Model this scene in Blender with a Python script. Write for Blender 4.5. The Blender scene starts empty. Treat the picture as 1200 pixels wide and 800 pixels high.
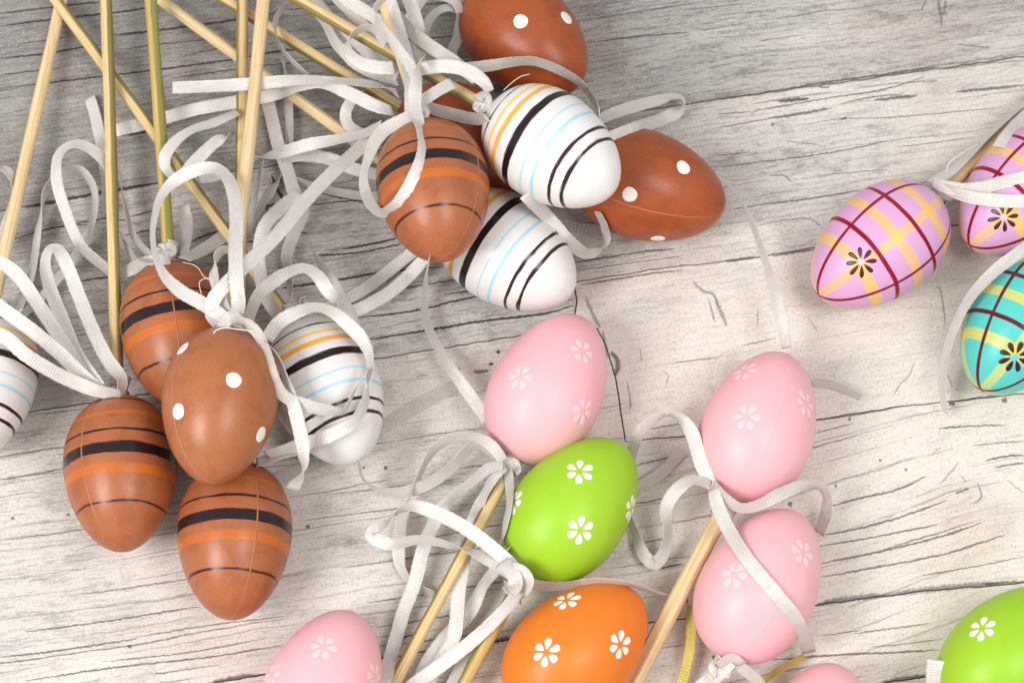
import bpy, bmesh, math, random
import numpy as np
from mathutils import Vector, Matrix

random.seed(7)
scene = bpy.context.scene
COL = scene.collection
MM = 0.001
# ------------------------------------------------------------------ camera
TILT = math.radians(18.0)      # away from straight down
DIST = 760.0                   # mm
PXMM = 3.2                     # photo pixels per mm at the middle of the table
CAM = np.array([0.0, -DIST*math.sin(TILT), DIST*math.cos(TILT)])
FWD = -CAM/np.linalg.norm(CAM)
RIGHT = np.array([1.0, 0, 0])
UP = np.cross(RIGHT, FWD)
FPX = DIST*PXMM                # focal length in photo pixels
cam_d = bpy.data.cameras.new('camera')
cam = bpy.data.objects.new('camera', cam_d); COL.objects.link(cam)
cam.location = Vector(CAM*MM); cam.rotation_euler = (TILT, 0, 0)
cam_d.sensor_width = 36.0; cam_d.lens = 36.0*FPX/1200.0
cam_d.clip_start = 0.05; cam_d.clip_end = 20.0
cam_d.dof.use_dof = True; cam_d.dof.focus_distance = 0.735; cam_d.dof.aperture_fstop = 16.0
scene.camera = cam
# ------------------------------------------------------------------ light
world = bpy.data.worlds.new('World'); scene.world = world; world.use_nodes = True
wb = world.node_tree.nodes['Background']
wb.inputs[0].default_value = (1.0, 0.99, 0.97, 1); wb.inputs[1].default_value = 0.60
def softbox(name, loc, size, power, col):
    d = bpy.data.lights.new(name, 'AREA'); d.shape = 'RECTANGLE'
    d.size, d.size_y = size; d.energy = power; d.color = col
    o = bpy.data.objects.new(name, d); COL.objects.link(o)
    o.location = loc
    o.rotation_euler = (Vector((0, 0, 0))-Vector(loc)).to_track_quat('-Z', 'Y').to_euler()
softbox('softbox_left', (-0.72, -0.42, 1.0), (0.42, 0.55), 11.6, (1.0, 0.985, 0.96))
softbox('softbox_right', (0.50, -0.30, 1.15), (0.40, 0.50), 6.0, (1.0, 0.985, 0.965))
vs = scene.view_settings
vs.view_transform = 'Standard'; vs.look = 'None'; vs.gamma = 1.0; vs.exposure = 0.0
vs.use_curve_mapping = False
scene.render.engine = 'CYCLES'
cy = scene.cycles
cy.max_bounces = 6; cy.diffuse_bounces = 3; cy.glossy_bounces = 2; cy.transmission_bounces = 4; cy.transparent_max_bounces = 6
cy.caustics_reflective = False; cy.caustics_refractive = False
scene.render.resolution_x, scene.render.resolution_y = 1024, 682

# ------------------------------------------------------------------ helpers
def ray(px, py):
    d = FWD*FPX + RIGHT*(px-600.0) + UP*(400.0-py)
    return d/np.linalg.norm(d)
def P(px, py, z=0.0):
    d = ray(px, py); return CAM + d*((z-CAM[2])/d[2])
def proj(p):
    q = np.asarray(p)-CAM
    k = FPX/(q@FWD)
    return np.stack([600+(q@RIGHT)*k, 400-(q@UP)*k], -1)
def unit(v): return v/np.linalg.norm(v)
def link(name, me, parent=None, mat=None):
    o = bpy.data.objects.new(name, me); COL.objects.link(o)
    if mat: me.materials.append(mat)
    if parent: o.parent = parent
    return o
def mesh(name, verts, faces, smooth=True, uvs=None):
    me = bpy.data.meshes.new(name)
    me.from_pydata([tuple(v) for v in verts], [], faces)
    if smooth: me.polygons.foreach_set('use_smooth', [True]*len(me.polygons))
    if uvs is not None:
        uv = me.uv_layers.new(name='UVMap')
        li = np.empty(len(me.loops), dtype=np.int32); me.loops.foreach_get('vertex_index', li)
        uv.data.foreach_set('uv', np.asarray(uvs, dtype=np.float32)[li].ravel())
    me.update(); return me

# ------------------------------------------------------------------ node helpers
class NT:
    def __init__(s, name):
        s.m = bpy.data.materials.new(name); s.m.use_nodes = True
        s.t = s.m.node_tree; s.b = s.t.nodes['Principled BSDF']; s.out = s.t.nodes['Material Output']
    def n(s, ty, **kw):
        nd = s.t.nodes.new(ty)
        for k, v in kw.items(): setattr(nd, k, v)
        return nd
    def l(s, a, b): s.t.links.new(a, b)
    def put(s, sock, v):
        if hasattr(v, 'default_value') or hasattr(v, 'is_linked'): s.l(v, sock)
        else: sock.default_value = v
    def math(s, op, a, b=None, c=None, clamp=False):
        nd = s.n('ShaderNodeMath', operation=op); nd.use_clamp = clamp
        s.put(nd.inputs[0], a)
        if b is not None: s.put(nd.inputs[1], b)
        if c is not None: s.put(nd.inputs[2], c)
        return nd.outputs[0]
    def ss(s, v, lo, hi):           # smoothstep, also for lo > hi
        nd = s.n('ShaderNodeMapRange', interpolation_type='SMOOTHSTEP')
        if lo < hi: a, b, c, d = lo, hi, 0.0, 1.0
        else: a, b, c, d = hi, lo, 1.0, 0.0
        s.put(nd.inputs[0], v)
        for i, q in enumerate((a, b, c, d)): nd.inputs[1+i].default_value = q
        return nd.outputs[0]
    def noise(s, vec, scale, detail=2.0, rough=0.5, dist=0.0, out=0):
        nd = s.n('ShaderNodeTexNoise'); s.l(vec, nd.inputs['Vector'])
        nd.inputs['Scale'].default_value = scale; nd.inputs['Detail'].default_value = detail
        nd.inputs['Roughness'].default_value = rough; nd.inputs['Distortion'].default_value = dist
        return nd.outputs[out]
    def scalev(s, vec, sc, loc=(0, 0, 0), rot=(0, 0, 0)):
        nd = s.n('ShaderNodeMapping'); s.l(vec, nd.inputs[0])
        nd.inputs[1].default_value = loc; nd.inputs[2].default_value = rot; nd.inputs[3].default_value = sc
        return nd.outputs[0]
    def mix(s, f, a, b, blend='MIX'):
        nd = s.n('ShaderNodeMix', data_type='RGBA', blend_type=blend)
        s.put(nd.inputs[0], f); s.put(nd.inputs[6], a); s.put(nd.inputs[7], b)
        return nd.outputs[2]
    def bump(s, h, strength, dist):
        nd = s.n('ShaderNodeBump'); s.l(h, nd.inputs['Height'])
        nd.inputs['Strength'].default_value = strength; nd.inputs['Distance'].default_value = dist
        s.l(nd.outputs[0], s.b.inputs['Normal'])
def C(r, g, b, a=1.0):     # sRGB 0-255 to linear
    f = lambda c: (c/255/12.92 if c <= 10.3 else ((c/255+0.055)/1.055)**2.4)
    return (f(r), f(g), f(b), a)

# ------------------------------------------------------------------ board material
GRAIN = math.radians(8.6)
def board_material():
    k = NT('weathered_whitewashed_wood')
    geo = k.n('ShaderNodeNewGeometry').outputs['Position']
    mm = k.scalev(geo, (1000, 1000, 1000))                      # millimetres
    g = k.scalev(mm, (1, 1, 1), rot=(0, 0, -GRAIN))             # x along the grain
    # knot that the grain bends over
    kp = P(1185, 590); kd = k.n('ShaderNodeVectorMath', operation='DISTANCE'); k.l(mm, kd.inputs[0]); kd.inputs[1].default_value = tuple(kp)
    r2 = k.math('POWER', k.math('DIVIDE', kd.outputs['Value'], 62.0), 2.0)
    bulge = k.math('MULTIPLY', k.math('POWER', 2.718, k.math('MULTIPLY', r2, -1.0)), -15.0)
    warp = k.math('MULTIPLY', k.math('SUBTRACT', k.noise(k.scalev(g, (0.008, 0.03, 1)), 1.0, 3, 0.55), 0.5), 9.0)
    wig = k.math('MULTIPLY', k.math('SUBTRACT', k.noise(k.scalev(g, (0.12, 0.2, 1)), 1.0, 3, 0.6), 0.5), 1.5)
    sep = k.n('ShaderNodeSeparateXYZ'); k.l(g, sep.inputs[0])
    v = k.math('ADD', k.math('ADD', sep.outputs[1], bulge), k.math('ADD', warp, wig))
    cmb = k.n('ShaderNodeCombineXYZ'); k.l(sep.outputs[0], cmb.inputs[0]); k.l(v, cmb.inputs[1])
    gv = cmb.outputs[0]
    sx = k.n('ShaderNodeSeparateXYZ'); k.l(mm, sx.inputs[0])
    # each plank has its own tone, plus a ramp of print tone and painted light
    at = k.n('ShaderNodeAttribute', attribute_type='OBJECT', attribute_name='tone').outputs['Fac']
    print_light_ramp = k.math('ADD', k.math('MULTIPLY', sx.outputs[0], 0.0013), k.math('MULTIPLY', sx.outputs[1], -0.0010))
    big = k.noise(k.scalev(gv, (0.010, 0.030, 1)), 1.0, 3, 0.6)
    bl = k.math('ADD', k.math('ADD', print_light_ramp, at), k.math('MULTIPLY', k.math('SUBTRACT', big, 0.5), 1.0))
    cr = k.n('ShaderNodeValToRGB'); k.l(bl, cr.inputs[0])
    e = cr.color_ramp.elements; e[0].position = 0.0; e[0].color = C(146, 142, 140); e[1].position = 1.0; e[1].color = C(229, 221, 213)
    for p_, c_ in ((0.3, C(176, 172, 169)), (0.55, C(204, 199, 195)), (0.78, C(220, 213, 207))):
        q = e.new(p_); q.color = c_
    col = cr.outputs[0]
    # fine fibre streaks
    f1 = k.noise(k.scalev(gv, (0.05, 0.85, 1)), 1.0, 4, 0.72)
    f2 = k.noise(k.scalev(gv, (0.22, 1.7, 1), loc=(31, 7, 0)), 1.0, 3, 0.75)
    fine = k.math('ADD', k.math('MULTIPLY', f1, 0.55), k.math('MULTIPLY', f2, 0.45))
    amp = k.ss(bl, 1.0, 0.25)                                    # stronger on the grey timber
    fam = k.math('ADD', 0.25, k.math('MULTIPLY', amp, 0.75))
    dark = k.math('MULTIPLY', k.ss(fine, 0.52, 0.38), fam)
    col = k.mix(k.math('MULTIPLY', dark, 0.74), col, C(97, 93, 93))
    col = k.mix(k.math('MULTIPLY', k.ss(fine, 0.54, 0.66), 0.35), col, C(230, 222, 211))
    # blotches of worn paint
    bt = k.noise(k.scalev(gv, (0.045, 0.11, 1), loc=(5, 90, 0)), 1.0, 5, 0.78)
    col = k.mix(k.math('MULTIPLY', k.math('MULTIPLY', k.ss(bt, 0.48, 0.36), fam), 0.60), col, C(110, 105, 102))
    # warm tint patches
    tp = k.noise(k.scalev(mm, (0.014, 0.02, 1), loc=(77, 3, 0)), 1.0, 3, 0.5)
    col = k.mix(k.math('MULTIPLY', k.ss(tp, 0.48, 0.70), 0.35), col, C(216, 196, 186), 'MULTIPLY')
    # long growth lines
    def lines(period, off, thr, seed):
        w = k.n('ShaderNodeMath', operation='PINGPONG'); k.l(k.math('ADD', v, off), w.inputs[0]); w.inputs[1].default_value = period
        wv = k.math('DIVIDE', w.outputs[0], period)
        brk = k.noise(k.scalev(gv, (0.022, 0.16, 1), loc=(seed, seed, 0)), 1.0, 4, 0.6)
        rag = k.noise(k.scalev(gv, (0.5, 1.6, 1), loc=(seed, 0, 0)), 1.0, 3, 0.7)
        ln = k.ss(k.math('ADD', wv, k.math('MULTIPLY', k.math('SUBTRACT', rag, 0.5), 0.10)), thr, 0.0)
        return k.math('MULTIPLY', ln, k.ss(brk, 0.40, 0.60))
    gr = k.n('ShaderNodeAttribute', attribute_type='OBJECT', attribute_name='grain').outputs['Fac']
    ln1 = lines(4.2, 0.0, 0.13, 11.0); ln2 = lines(7.3, 2.1, 0.07, 57.0)
    col = k.mix(k.math('MULTIPLY', ln1, k.math('MULTIPLY', gr, 0.34)), col, C(104, 96, 97))
    col = k.mix(k.math('MULTIPLY', ln2, k.math('MULTIPLY', gr, 0.55)), col, C(74, 68, 72))
    # speckle, tooth of the surface
    sp = k.noise(mm, 0.95, 3, 0.8)
    col = k.mix(k.math('MULTIPLY', k.ss(sp, 0.48, 0.36), 0.34), col, C(126, 119, 113))
    col = k.mix(k.math('MULTIPLY', k.ss(sp, 0.54, 0.66), 0.26), col, C(240, 233, 224))
    # a few paint flecks
    k.l(col, k.b.inputs['Base Color'])
    k.b.inputs['Roughness'].default_value = 0.62
    k.b.inputs['Specular IOR Level'].default_value = 0.28
    h = k.math('SUBTRACT', k.math('ADD', k.math('MULTIPLY', fine, 0.8), k.math('MULTIPLY', sp, 0.6)), k.math('ADD', k.math('MULTIPLY', ln1, 0.5), ln2))
    k.bump(h, 0.32, 0.00035)
    return k.m
BOARD = board_material()
def plain(name, col, rough=0.5, spec=0.5):
    k = NT(name); k.b.inputs['Base Color'].default_value = col
    k.b.inputs['Roughness'].default_value = rough; k.b.inputs['Specular IOR Level'].default_value = spec
    tc = k.n('ShaderNodeTexCoord').outputs['Object']
    nz = k.noise(tc, 900.0, 2, 0.6)
    k.l(k.mix(k.math('MULTIPLY', nz, 0.12), col, tuple(c*0.75 for c in col[:3])+(1,)), k.b.inputs['Base Color'])
    return k.m
def crack_material():
    k = NT('crack_in_the_wood')
    uv = k.n('ShaderNodeTexCoord').outputs['UV']
    mp = k.scalev(uv, (1, 1, 1)); se = k.n('ShaderNodeSeparateXYZ'); k.l(mp, se.inputs[0])
    av = k.math('ABSOLUTE', k.math('SUBTRACT', k.math('MULTIPLY', se.outputs[1], 2.0), 1.0))
    geo = k.scalev(k.n('ShaderNodeNewGeometry').outputs['Position'], (1000, 1000, 1000), rot=(0, 0, -GRAIN))
    nz = k.noise(k.scalev(geo, (0.9, 2.0, 1)), 1.0, 3, 0.8)
    n2 = k.noise(k.scalev(geo, (0.07, 0.25, 1), loc=(9, 9, 0)), 1.0, 2, 0.6)
    a = k.math('SUBTRACT', k.math('ADD', k.math('MULTIPLY', nz, 1.3), k.math('ADD', 0.22, k.math('MULTIPLY', n2, 0.55))), k.math('MULTIPLY', av, 1.35))
    st = k.n('ShaderNodeAttribute', attribute_name='strength').outputs['Fac']
    al = k.math('MULTIPLY', k.ss(a, 0.22, 1.0), st)
    k.l(al, k.b.inputs['Alpha'])
    k.b.inputs['Base Color'].default_value = C(74, 68, 72); k.b.inputs['Roughness'].default_value = 0.9
    k.b.inputs['Specular IOR Level'].default_value = 0.1
    return k.m

# ------------------------------------------------------------------ tabletop of planks
GAP = 0.42
def wob(pl, seed, amp=0.8, step=9.0):
    rnd = random.Random(seed); out = []
    for (x0, y0), (x1, y1) in zip(pl[:-1], pl[1:]):
        n = max(1, int(math.hypot(x1-x0, y1-y0)/step))
        for i in range(n):
            t = i/n; out.append((x0+(x1-x0)*t, y0+(y1-y0)*t+rnd.uniform(-amp, amp)))
    out.append(pl[-1]); return out
XL, XR = -420, 1620
L0 = [(XL, -330), (XR, -560)]
L1 = wob([(XL, 318), (0, 247), (190, 213), (520, 165), (840, 117), (1200, 66), (XR, 0)], 1)
ML = wob([(XL, 560), (0, 487), (200, 457), (435, 421), (610, 393), (672, 380)], 2)
J0 = wob([(672, 380), (676, 352), (672, 331)], 3, 0.4, 6)
L2 = wob([(672, 331), (760, 316), (880, 302), (955, 290), (1200, 252), (XR, 190)], 4)
JN = wob([(672, 380), (700, 384), (712, 410), (722, 446), (728, 486), (733, 517)], 5, 1.5, 6)
L3 = wob([(733, 517), (860, 505), (955, 492), (1060, 475), (1170, 464), (1300, 448), (XR, 400)], 6)
L4 = wob([(XL, 890), (0, 834), (240, 801), (310, 790), (450, 770), (540, 757), (610, 746), (800, 725), (958, 708), (1080, 692), (1200, 682), (XR, 640)], 7)
L5 = wob([(XL, 1010), (600, 868), (1030, 800), (1085, 792), (1200, 775), (XR, 715)], 8)
L6 = [(XL, 1250), (XR, 1050)]
rv = lambda l: list(reversed(l))
polys = [L0 + rv(L1),
         L1 + rv(L2) + rv(J0)[1:] + rv(ML)[1:],
         L2 + rv(L3) + rv(JN)[1:] + J0[1:-1],
         ML + JN[1:] + L3[1:] + rv(L4),
         L4 + rv(L5), L5 + rv(L6)]
def build_table():
    base_v = [tuple(P(x, y, 0)*MM) for x, y in ((XL+20, 1200), (XR-20, 1000), (XR-20, -500), (XL+20, -310))]
    bm = bmesh.new()
    vs_ = [bm.verts.new((x, y, -0.016)) for x, y, z in base_v]
    f = bm.faces.new(vs_); r = bmesh.ops.extrude_face_region(bm, geom=[f])
    for q in r['geom']:
        if isinstance(q, bmesh.types.BMVert): q.co.z = -0.0105
    bmesh.ops.recalc_face_normals(bm, faces=bm.faces)
    me = bpy.data.meshes.new('tabletop'); bm.to_mesh(me); bm.free()
    t = link('tabletop', me, None, plain('dark_underboard', C(70, 64, 62), 0.9, 0.1))
    t['kind'] = 'structure'; t['label'] = 'weathered whitewashed plank tabletop with grey cracks and grain'
    for i, pl in enumerate(polys):
        pts = []
        for q in pl:
            if not pts or math.hypot(q[0]-pts[-1][0], q[1]-pts[-1][1]) > 0.5: pts.append(q)
        W = np.array([P(x, y)[:2] for x, y in pts]); n = len(W)
        area = 0.5*np.sum(W[:, 0]*np.roll(W[:, 1], -1)-np.roll(W[:, 0], -1)*W[:, 1])
        if area < 0: W = W[::-1]
        tn = np.roll(W, -1, 0)-np.roll(W, 1, 0); tn /= np.linalg.norm(tn, axis=1)[:, None]
        nin = np.stack([-tn[:, 1], tn[:, 0]], 1)
        rings = [(0.5*GAP, -10.0), (0.5*GAP, -0.35), (0.5*GAP+0.12, -0.10), (0.5*GAP+0.40, 0.0)]
        verts = []
        for off, z in rings:
            Q = W+nin*off
            verts += [(x*MM, y*MM, z*MM) for x, y in Q]
        faces = []
        for r_ in range(3):
            for j in range(n):
                a = r_*n+j; b = r_*n+(j+1) % n
                faces.append((a, b, b+n, a+n))
        faces.append(tuple(range(3*n, 4*n)))
        pk = link('plank', mesh('plank', verts, faces, False), t, BOARD); pk['grain'] = (1.0, 0.9, 0.25, 1.45, 1.1, 1.0)[i]; pk['tone'] = (0.34, 0.60, 0.86, 0.84, 0.90, 0.90)[i]
    # cracks and grain checks traced along the planks, one joined sheet
    cr = [  # (half width px, points)
     (1.3, [(0, 16), (60, 9), (130, 1)]), (1.7, [(0, 31), (70, 22), (150, 13), (190, 6)]), (2.0, [(130, 42), (190, 35), (272, 24), (330, 15)]),
     (1.6, [(0, 69), (45, 64), (90, 57), (120, 52)]), (1.5, [(0, 104), (60, 97), (118, 90), (200, 80), (272, 70), (330, 60), (400, 55)]),
     (0.9, [(140, 59), (180, 53), (260, 45)]), (0.9, [(20, 52), (80, 44)]), (1.0, [(0, 88), (70, 80)]), (0.9, [(210, 66), (300, 50)]),
     (1.0, [(200, 92), (320, 76), (395, 70)]), (1.0, [(320, 14), (420, 2)]), (1.2, [(440, 50), (540, 42)]), (1.2, [(490, 6), (540, 3)]),
     (2.8, [(30, 243), (75, 234), (120, 226), (187, 214)]), (1.6, [(130, 160), (170, 155), (200, 148)]), (1.0, [(0, 285), (60, 268), (110, 262)]),
     (1.2, [(40, 272), (90, 262), (130, 256), (160, 262)]), (1.1, [(145, 276), (170, 271), (186, 268)]), (1.0, [(150, 255), (186, 245)]),
     (1.6, [(145, 325), (125, 325), (90, 330)]), (1.4, [(225, 283), (240, 276), (262, 270)]), (1.5, [(290, 245), (320, 240), (345, 232)]),
     (2.6, [(318, 205), (325, 222), (332, 236), (322, 246)]), (1.6, [(310, 242), (318, 250), (345, 244)]), (1.4, [(280, 285), (320, 280), (360, 272)]),
     (1.3, [(372, 225), (400, 232), (440, 238), (470, 236)]), (1.2, [(365, 240), (430, 233)]), (1.6, [(400, 292), (440, 285), (470, 278)]),
     (1.5, [(360, 300), (420, 296), (480, 284)]), (1.8, [(330, 338), (395, 328), (455, 318), (518, 313)]), (1.4, [(420, 372), (480, 365), (545, 350), (600, 340)]),
     (1.8, [(432, 398), (506, 386), (560, 377), (640, 367), (672, 358)]), (1.3, [(520, 345), (580, 338), (640, 345)]), (1.2, [(460, 340), (520, 330), (560, 325)]),
     (2.4, [(555, 436), (565, 435), (573, 433)]), (2.6, [(582, 413), (586, 412)]), (2.4, [(573, 427), (578, 426)]), (2.0, [(535, 431), (539, 433)]),
     (1.1, [(488, 441), (502, 439)]), (1.3, [(0, 562), (30, 557), (75, 549)]), (1.0, [(0, 633), (40, 628), (71, 624), (120, 617)]),
     (1.0, [(100, 640), (160, 630), (215, 622)]), (1.1, [(80, 698), (140, 690), (235, 676)]), (1.3, [(30, 740), (120, 728), (235, 710)]),
     (1.2, [(160, 746), (240, 733), (330, 722)]), (1.4, [(0, 770), (60, 763), (160, 748)]), (1.2, [(120, 775), (220, 764), (310, 748)]), (1.4, [(30, 797), (140, 781), (240, 770), (330, 756)]),
     (1.0, [(180, 790), (260, 778)]), (2.6, [(244, 800), (280, 793), (312, 789)]),
     (1.2, [(455, 640), (530, 625), (600, 612)]), (1.3, [(430, 706), (500, 696), (570, 684), (620, 676)]), (1.3, [(440, 735), (520, 722), (560, 714)]), (1.1, [(400, 665), (470, 655), (540, 642)]),
     (1.0, [(380, 580), (450, 572), (540, 560)]), (1.0, [(350, 610), (430, 600), (520, 590)]), (3.4, [(536, 756), (570, 752), (606, 746)]), (2.0, [(455, 748), (500, 742)]),
     (1.1, [(660, 27), (700, 22), (760, 12), (820, 3)]), (1.3, [(700, 49), (750, 43), (808, 38)]), (1.0, [(800, 12), (880, 4)]), (1.0, [(820, 36), (880, 26)]),
     (0.9, [(890, 48), (940, 41)]), (2.4, [(1099, 0), (1102, 15), (1104, 32)]), (2.0, [(1108, 0), (1106, 18)]), (1.6, [(1080, 12), (1085, 0)]), (1.0, [(1120, 52), (1160, 56)]),
     (1.4, [(840, 116), (900, 108), (960, 98), (1040, 87), (1100, 78)]), (1.3, [(880, 131), (920, 124), (965, 116), (1040, 104), (1084, 90)]),
     (1.2, [(882, 122), (930, 114), (975, 108)]), (1.2, [(905, 119), (948, 116)]), (3.2, [(912, 119), (930, 117), (948, 115)]), (1.5, [(960, 102), (972, 103)]), (1.3, [(985, 122), (1010, 116), (1060, 110)]),
     (1.0, [(880, 134), (890, 128)]), (1.1, [(1000, 104), (1060, 97), (1100, 95)]), (1.0, [(1100, 82), (1200, 70)]), (2.2, [(900, 139), (940, 133), (975, 127)]), (2.6, [(1024, 118), (1055, 114), (1075, 112)]), (2.2, [(1120, 108), (1160, 104), (1200, 100)]),
     (1.2, [(840, 150), (875, 144), (905, 138)]), (1.0, [(940, 147), (980, 140), (1040, 138), (1110, 132), (1175, 126)]), (1.6, [(985, 140), (992, 138)]), (1.1, [(840, 134), (880, 131)]),
     (1.3, [(845, 196), (890, 190), (960, 181), (1010, 172), (1035, 166)]), (1.0, [(1050, 173), (1110, 165), (1140, 161)]), (1.2, [(840, 183), (880, 178)]), (1.0, [(920, 165), (960, 170)]),
     (1.0, [(960, 206), (1000, 202), (1040, 199)]), (1.6, [(902, 206), (918, 206), (930, 215)]), (1.3, [(890, 240), (940, 234), (1008, 223)]), (1.2, [(1060, 220), (1090, 212)]),
     (1.2, [(860, 245), (890, 240)]), (1.0, [(890, 264), (920, 258), (950, 257), (965, 268)]), (1.1, [(935, 290), (955, 280)]), (1.8, [(672, 308), (720, 300), (760, 294), (790, 292)]),
     (1.0, [(670, 318), (740, 308), (800, 300)]), (1.6, [(680, 334), (740, 324), (800, 316)]), (2.2, [(850, 307), (885, 301)]), (2.0, [(905, 300), (955, 292)]),
     (2.6, [(686, 348), (692, 362), (697, 373), (704, 384)]), (1.8, [(706, 386), (710, 405), (712, 420)]), (3.8, [(716, 412), (724, 424), (722, 440)]), (1.6, [(735, 448), (738, 464), (739, 480)]),
     (1.1, [(750, 408), (752, 424)]), (1.2, [(776, 434), (783, 440), (780, 452)]), (2.4, [(812, 330), (822, 340), (836, 345), (842, 360)]), (3.0, [(838, 350), (846, 368), (852, 382)]), (1.4, [(830, 350), (838, 378)]),
     (1.0, [(888, 360), (888, 384)]), (1.0, [(870, 405), (910, 396)]), (1.0, [(790, 425), (840, 419)]), (1.1, [(1046, 465), (1055, 450), (1065, 440), (1072, 422)]), (1.2, [(1111, 440), (1116, 453)]), (1.4, [(1094, 339), (1100, 336), (1104, 350), (1108, 382)]), (1.0, [(946, 370), (958, 388)]),
     (1.4, [(955, 492), (1000, 486), (1060, 475)]), (1.6, [(1120, 470), (1170, 463)]), (1.0, [(955, 507), (1000, 496)]), (1.4, [(1100, 502), (1140, 499), (1178, 498)]), (1.2, [(1140, 522), (1170, 519), (1200, 517)]), (1.6, [(1155, 540), (1175, 535), (1200, 533)]),
     (1.4, [(1165, 548), (1185, 544), (1200, 542)]), (1.2, [(1100, 568), (1115, 552), (1124, 540)]), (1.2, [(1092, 534), (1098, 527), (1104, 523)]), (1.1, [(1126, 557), (1132, 564)]), (1.4, [(1120, 578), (1135, 572)]), (1.4, [(1140, 590), (1150, 582), (1145, 565)]), (1.2, [(1180, 562), (1192, 572), (1200, 577)]),
     (1.6, [(975, 592), (1010, 583), (1050, 574), (1085, 558)]), (1.5, [(958, 628), (1010, 618), (1060, 604), (1110, 586)]), (1.3, [(960, 640), (1030, 628), (1100, 614)]), (1.6, [(962, 660), (1040, 644), (1110, 626), (1150, 612)]), (1.5, [(962, 676), (1040, 662), (1110, 648), (1178, 626)]),
     (1.1, [(1080, 674), (1140, 664), (1200, 652)]), (4.2, [(957, 708), (990, 702), (1040, 697)]), (4.2, [(1040, 697), (1075, 692), (1120, 687), (1170, 683)]), (2.0, [(1150, 684), (1200, 681)]),
     (1.5, [(905, 773), (950, 769), (1000, 766), (1050, 764), (1100, 761)]), (1.1, [(1020, 758), (1060, 754), (1105, 748)]), (3.0, [(1032, 800), (1060, 794), (1085, 791)]), (1.2, [(1000, 742), (1090, 730)]), (1.0, [(960, 745), (1010, 738)]), (1.0, [(960, 797), (1010, 792)]),
     (3.4, [(923, 591), (928, 591)]), (3.4, [(1112, 473), (1119, 472)]), (3.4, [(1174, 470), (1180, 469)]), (2.2, [(994, 491), (997, 491)]), (2.0, [(1060, 550), (1063, 550)]), (2.0, [(978, 569), (981, 569)]), (1.8, [(1030, 539), (1033, 539)]), (2.0, [(13, 607), (17, 606)]), (2.4, [(150, 757), (154, 757)]), (2.4, [(358, 617), (363, 616)]), (3.0, [(904, 145), (907, 146)]), (2.2, [(425, 547), (428, 548)]), (2.4, [(450, 548), (454, 548)]), (2.0, [(78, 603), (82, 602)]),
     (1.2, [(745, 505), (800, 496)]), (1.4, [(745, 545), (790, 535), (820, 530)]), (1.3, [(745, 590), (800, 580)]), (1.2, [(735, 640), (790, 628)]), (1.3, [(760, 668), (800, 660)]), (1.2, [(700, 480), (735, 472)]),
    ]
    V, F, UV, ST = [], [], [], []
    rnd = random.Random(3)
    for hw, pts in cr:
        sp = catmull([(x, y) for x, y in pts], 3.0)
        mx, my = pts[len(pts)//2]; strength = (0.52 if (my > 430 or mx > 640) else 0.92)*(0.6 if abs(pts[0][0]-pts[-1][0]) < 40 and hw < 3.2 and len(pts) > 1 and mx > 640 and abs(pts[0][1]-pts[-1][1]) > 6 else 1)*(0.8 if hw < 1.3 else 1.0)*(0.75 if hw > 4 else 1)
        W = np.array([P(x, y)[:2] for x, y in sp]); n = len(W)
        W[:, 1] += np.array([rnd.uniform(-.16, .16) for _ in range(n)])
        tn = np.gradient(W, axis=0); tn /= np.linalg.norm(tn, axis=1)[:, None]+1e-9
        nr = np.stack([-tn[:, 1], tn[:, 0]], 1)
        b0 = len(V); s = 0
        for i in range(n):
            q_ = i/(n-1); taper = min(1, 4*q_+0.35, 4*(1-q_)+0.35) if n > 6 else 1
            w = hw/PXMM*1.7*taper*rnd.uniform(.8, 1.2)
            if i: s += np.linalg.norm(W[i]-W[i-1])
            for sg in (-1, 1):
                q = W[i]+nr[i]*w*sg; V.append((q[0]*MM, q[1]*MM, 0.00004)); UV.append((s, (sg+1)/2)); ST.append(strength)
            if i: F.append((b0+2*i-2, b0+2*i-1, b0+2*i+1, b0+2*i))
    c = link('crack_lines', mesh('crack_lines', V, F, False, UV), t, crack_material())
    c.data.attributes.new('strength', 'FLOAT', 'POINT').data.foreach_set('value', ST)
    c['kind'] = 'stuff'

def catmull(pts, step):
    A = np.array(pts, float); n = len(A)
    if n < 3:
        m = max(2, int(np.linalg.norm(A[1, :2]-A[0, :2])/step)+1)
        return np.array([A[0]+(A[1]-A[0])*t for t in np.linspace(0, 1, m)])
    B = np.vstack([2*A[0]-A[1], A, 2*A[-1]-A[-2]]); out = []
    for i in range(1, n):
        p0, p1, p2, p3 = B[i-1], B[i], B[i+1], B[i+2]
        al = 0.5
        d = lambda a, b: max(1e-3, np.linalg.norm((a-b)[:2])**al)
        t0 = 0; t1 = t0+d(p0, p1); t2 = t1+d(p1, p2); t3 = t2+d(p2, p3)
        m = max(2, int(np.linalg.norm((p2-p1)[:2])/step)+1)
        for t in np.linspace(t1, t2, m, endpoint=(i == n-1)):
            a1 = (t1-t)/(t1-t0)*p0+(t-t0)/(t1-t0)*p1; a2 = (t2-t)/(t2-t1)*p1+(t-t1)/(t2-t1)*p2; a3 = (t3-t)/(t3-t2)*p2+(t-t2)/(t3-t2)*p3
            b1 = (t2-t)/(t2-t0)*a1+(t-t0)/(t2-t0)*a2; b2 = (t3-t)/(t3-t1)*a2+(t-t1)/(t3-t1)*a3
            out.append((t2-t)/(t2-t1)*b1+(t-t1)/(t2-t1)*b2)
    return np.array(out)
build_table()

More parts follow.
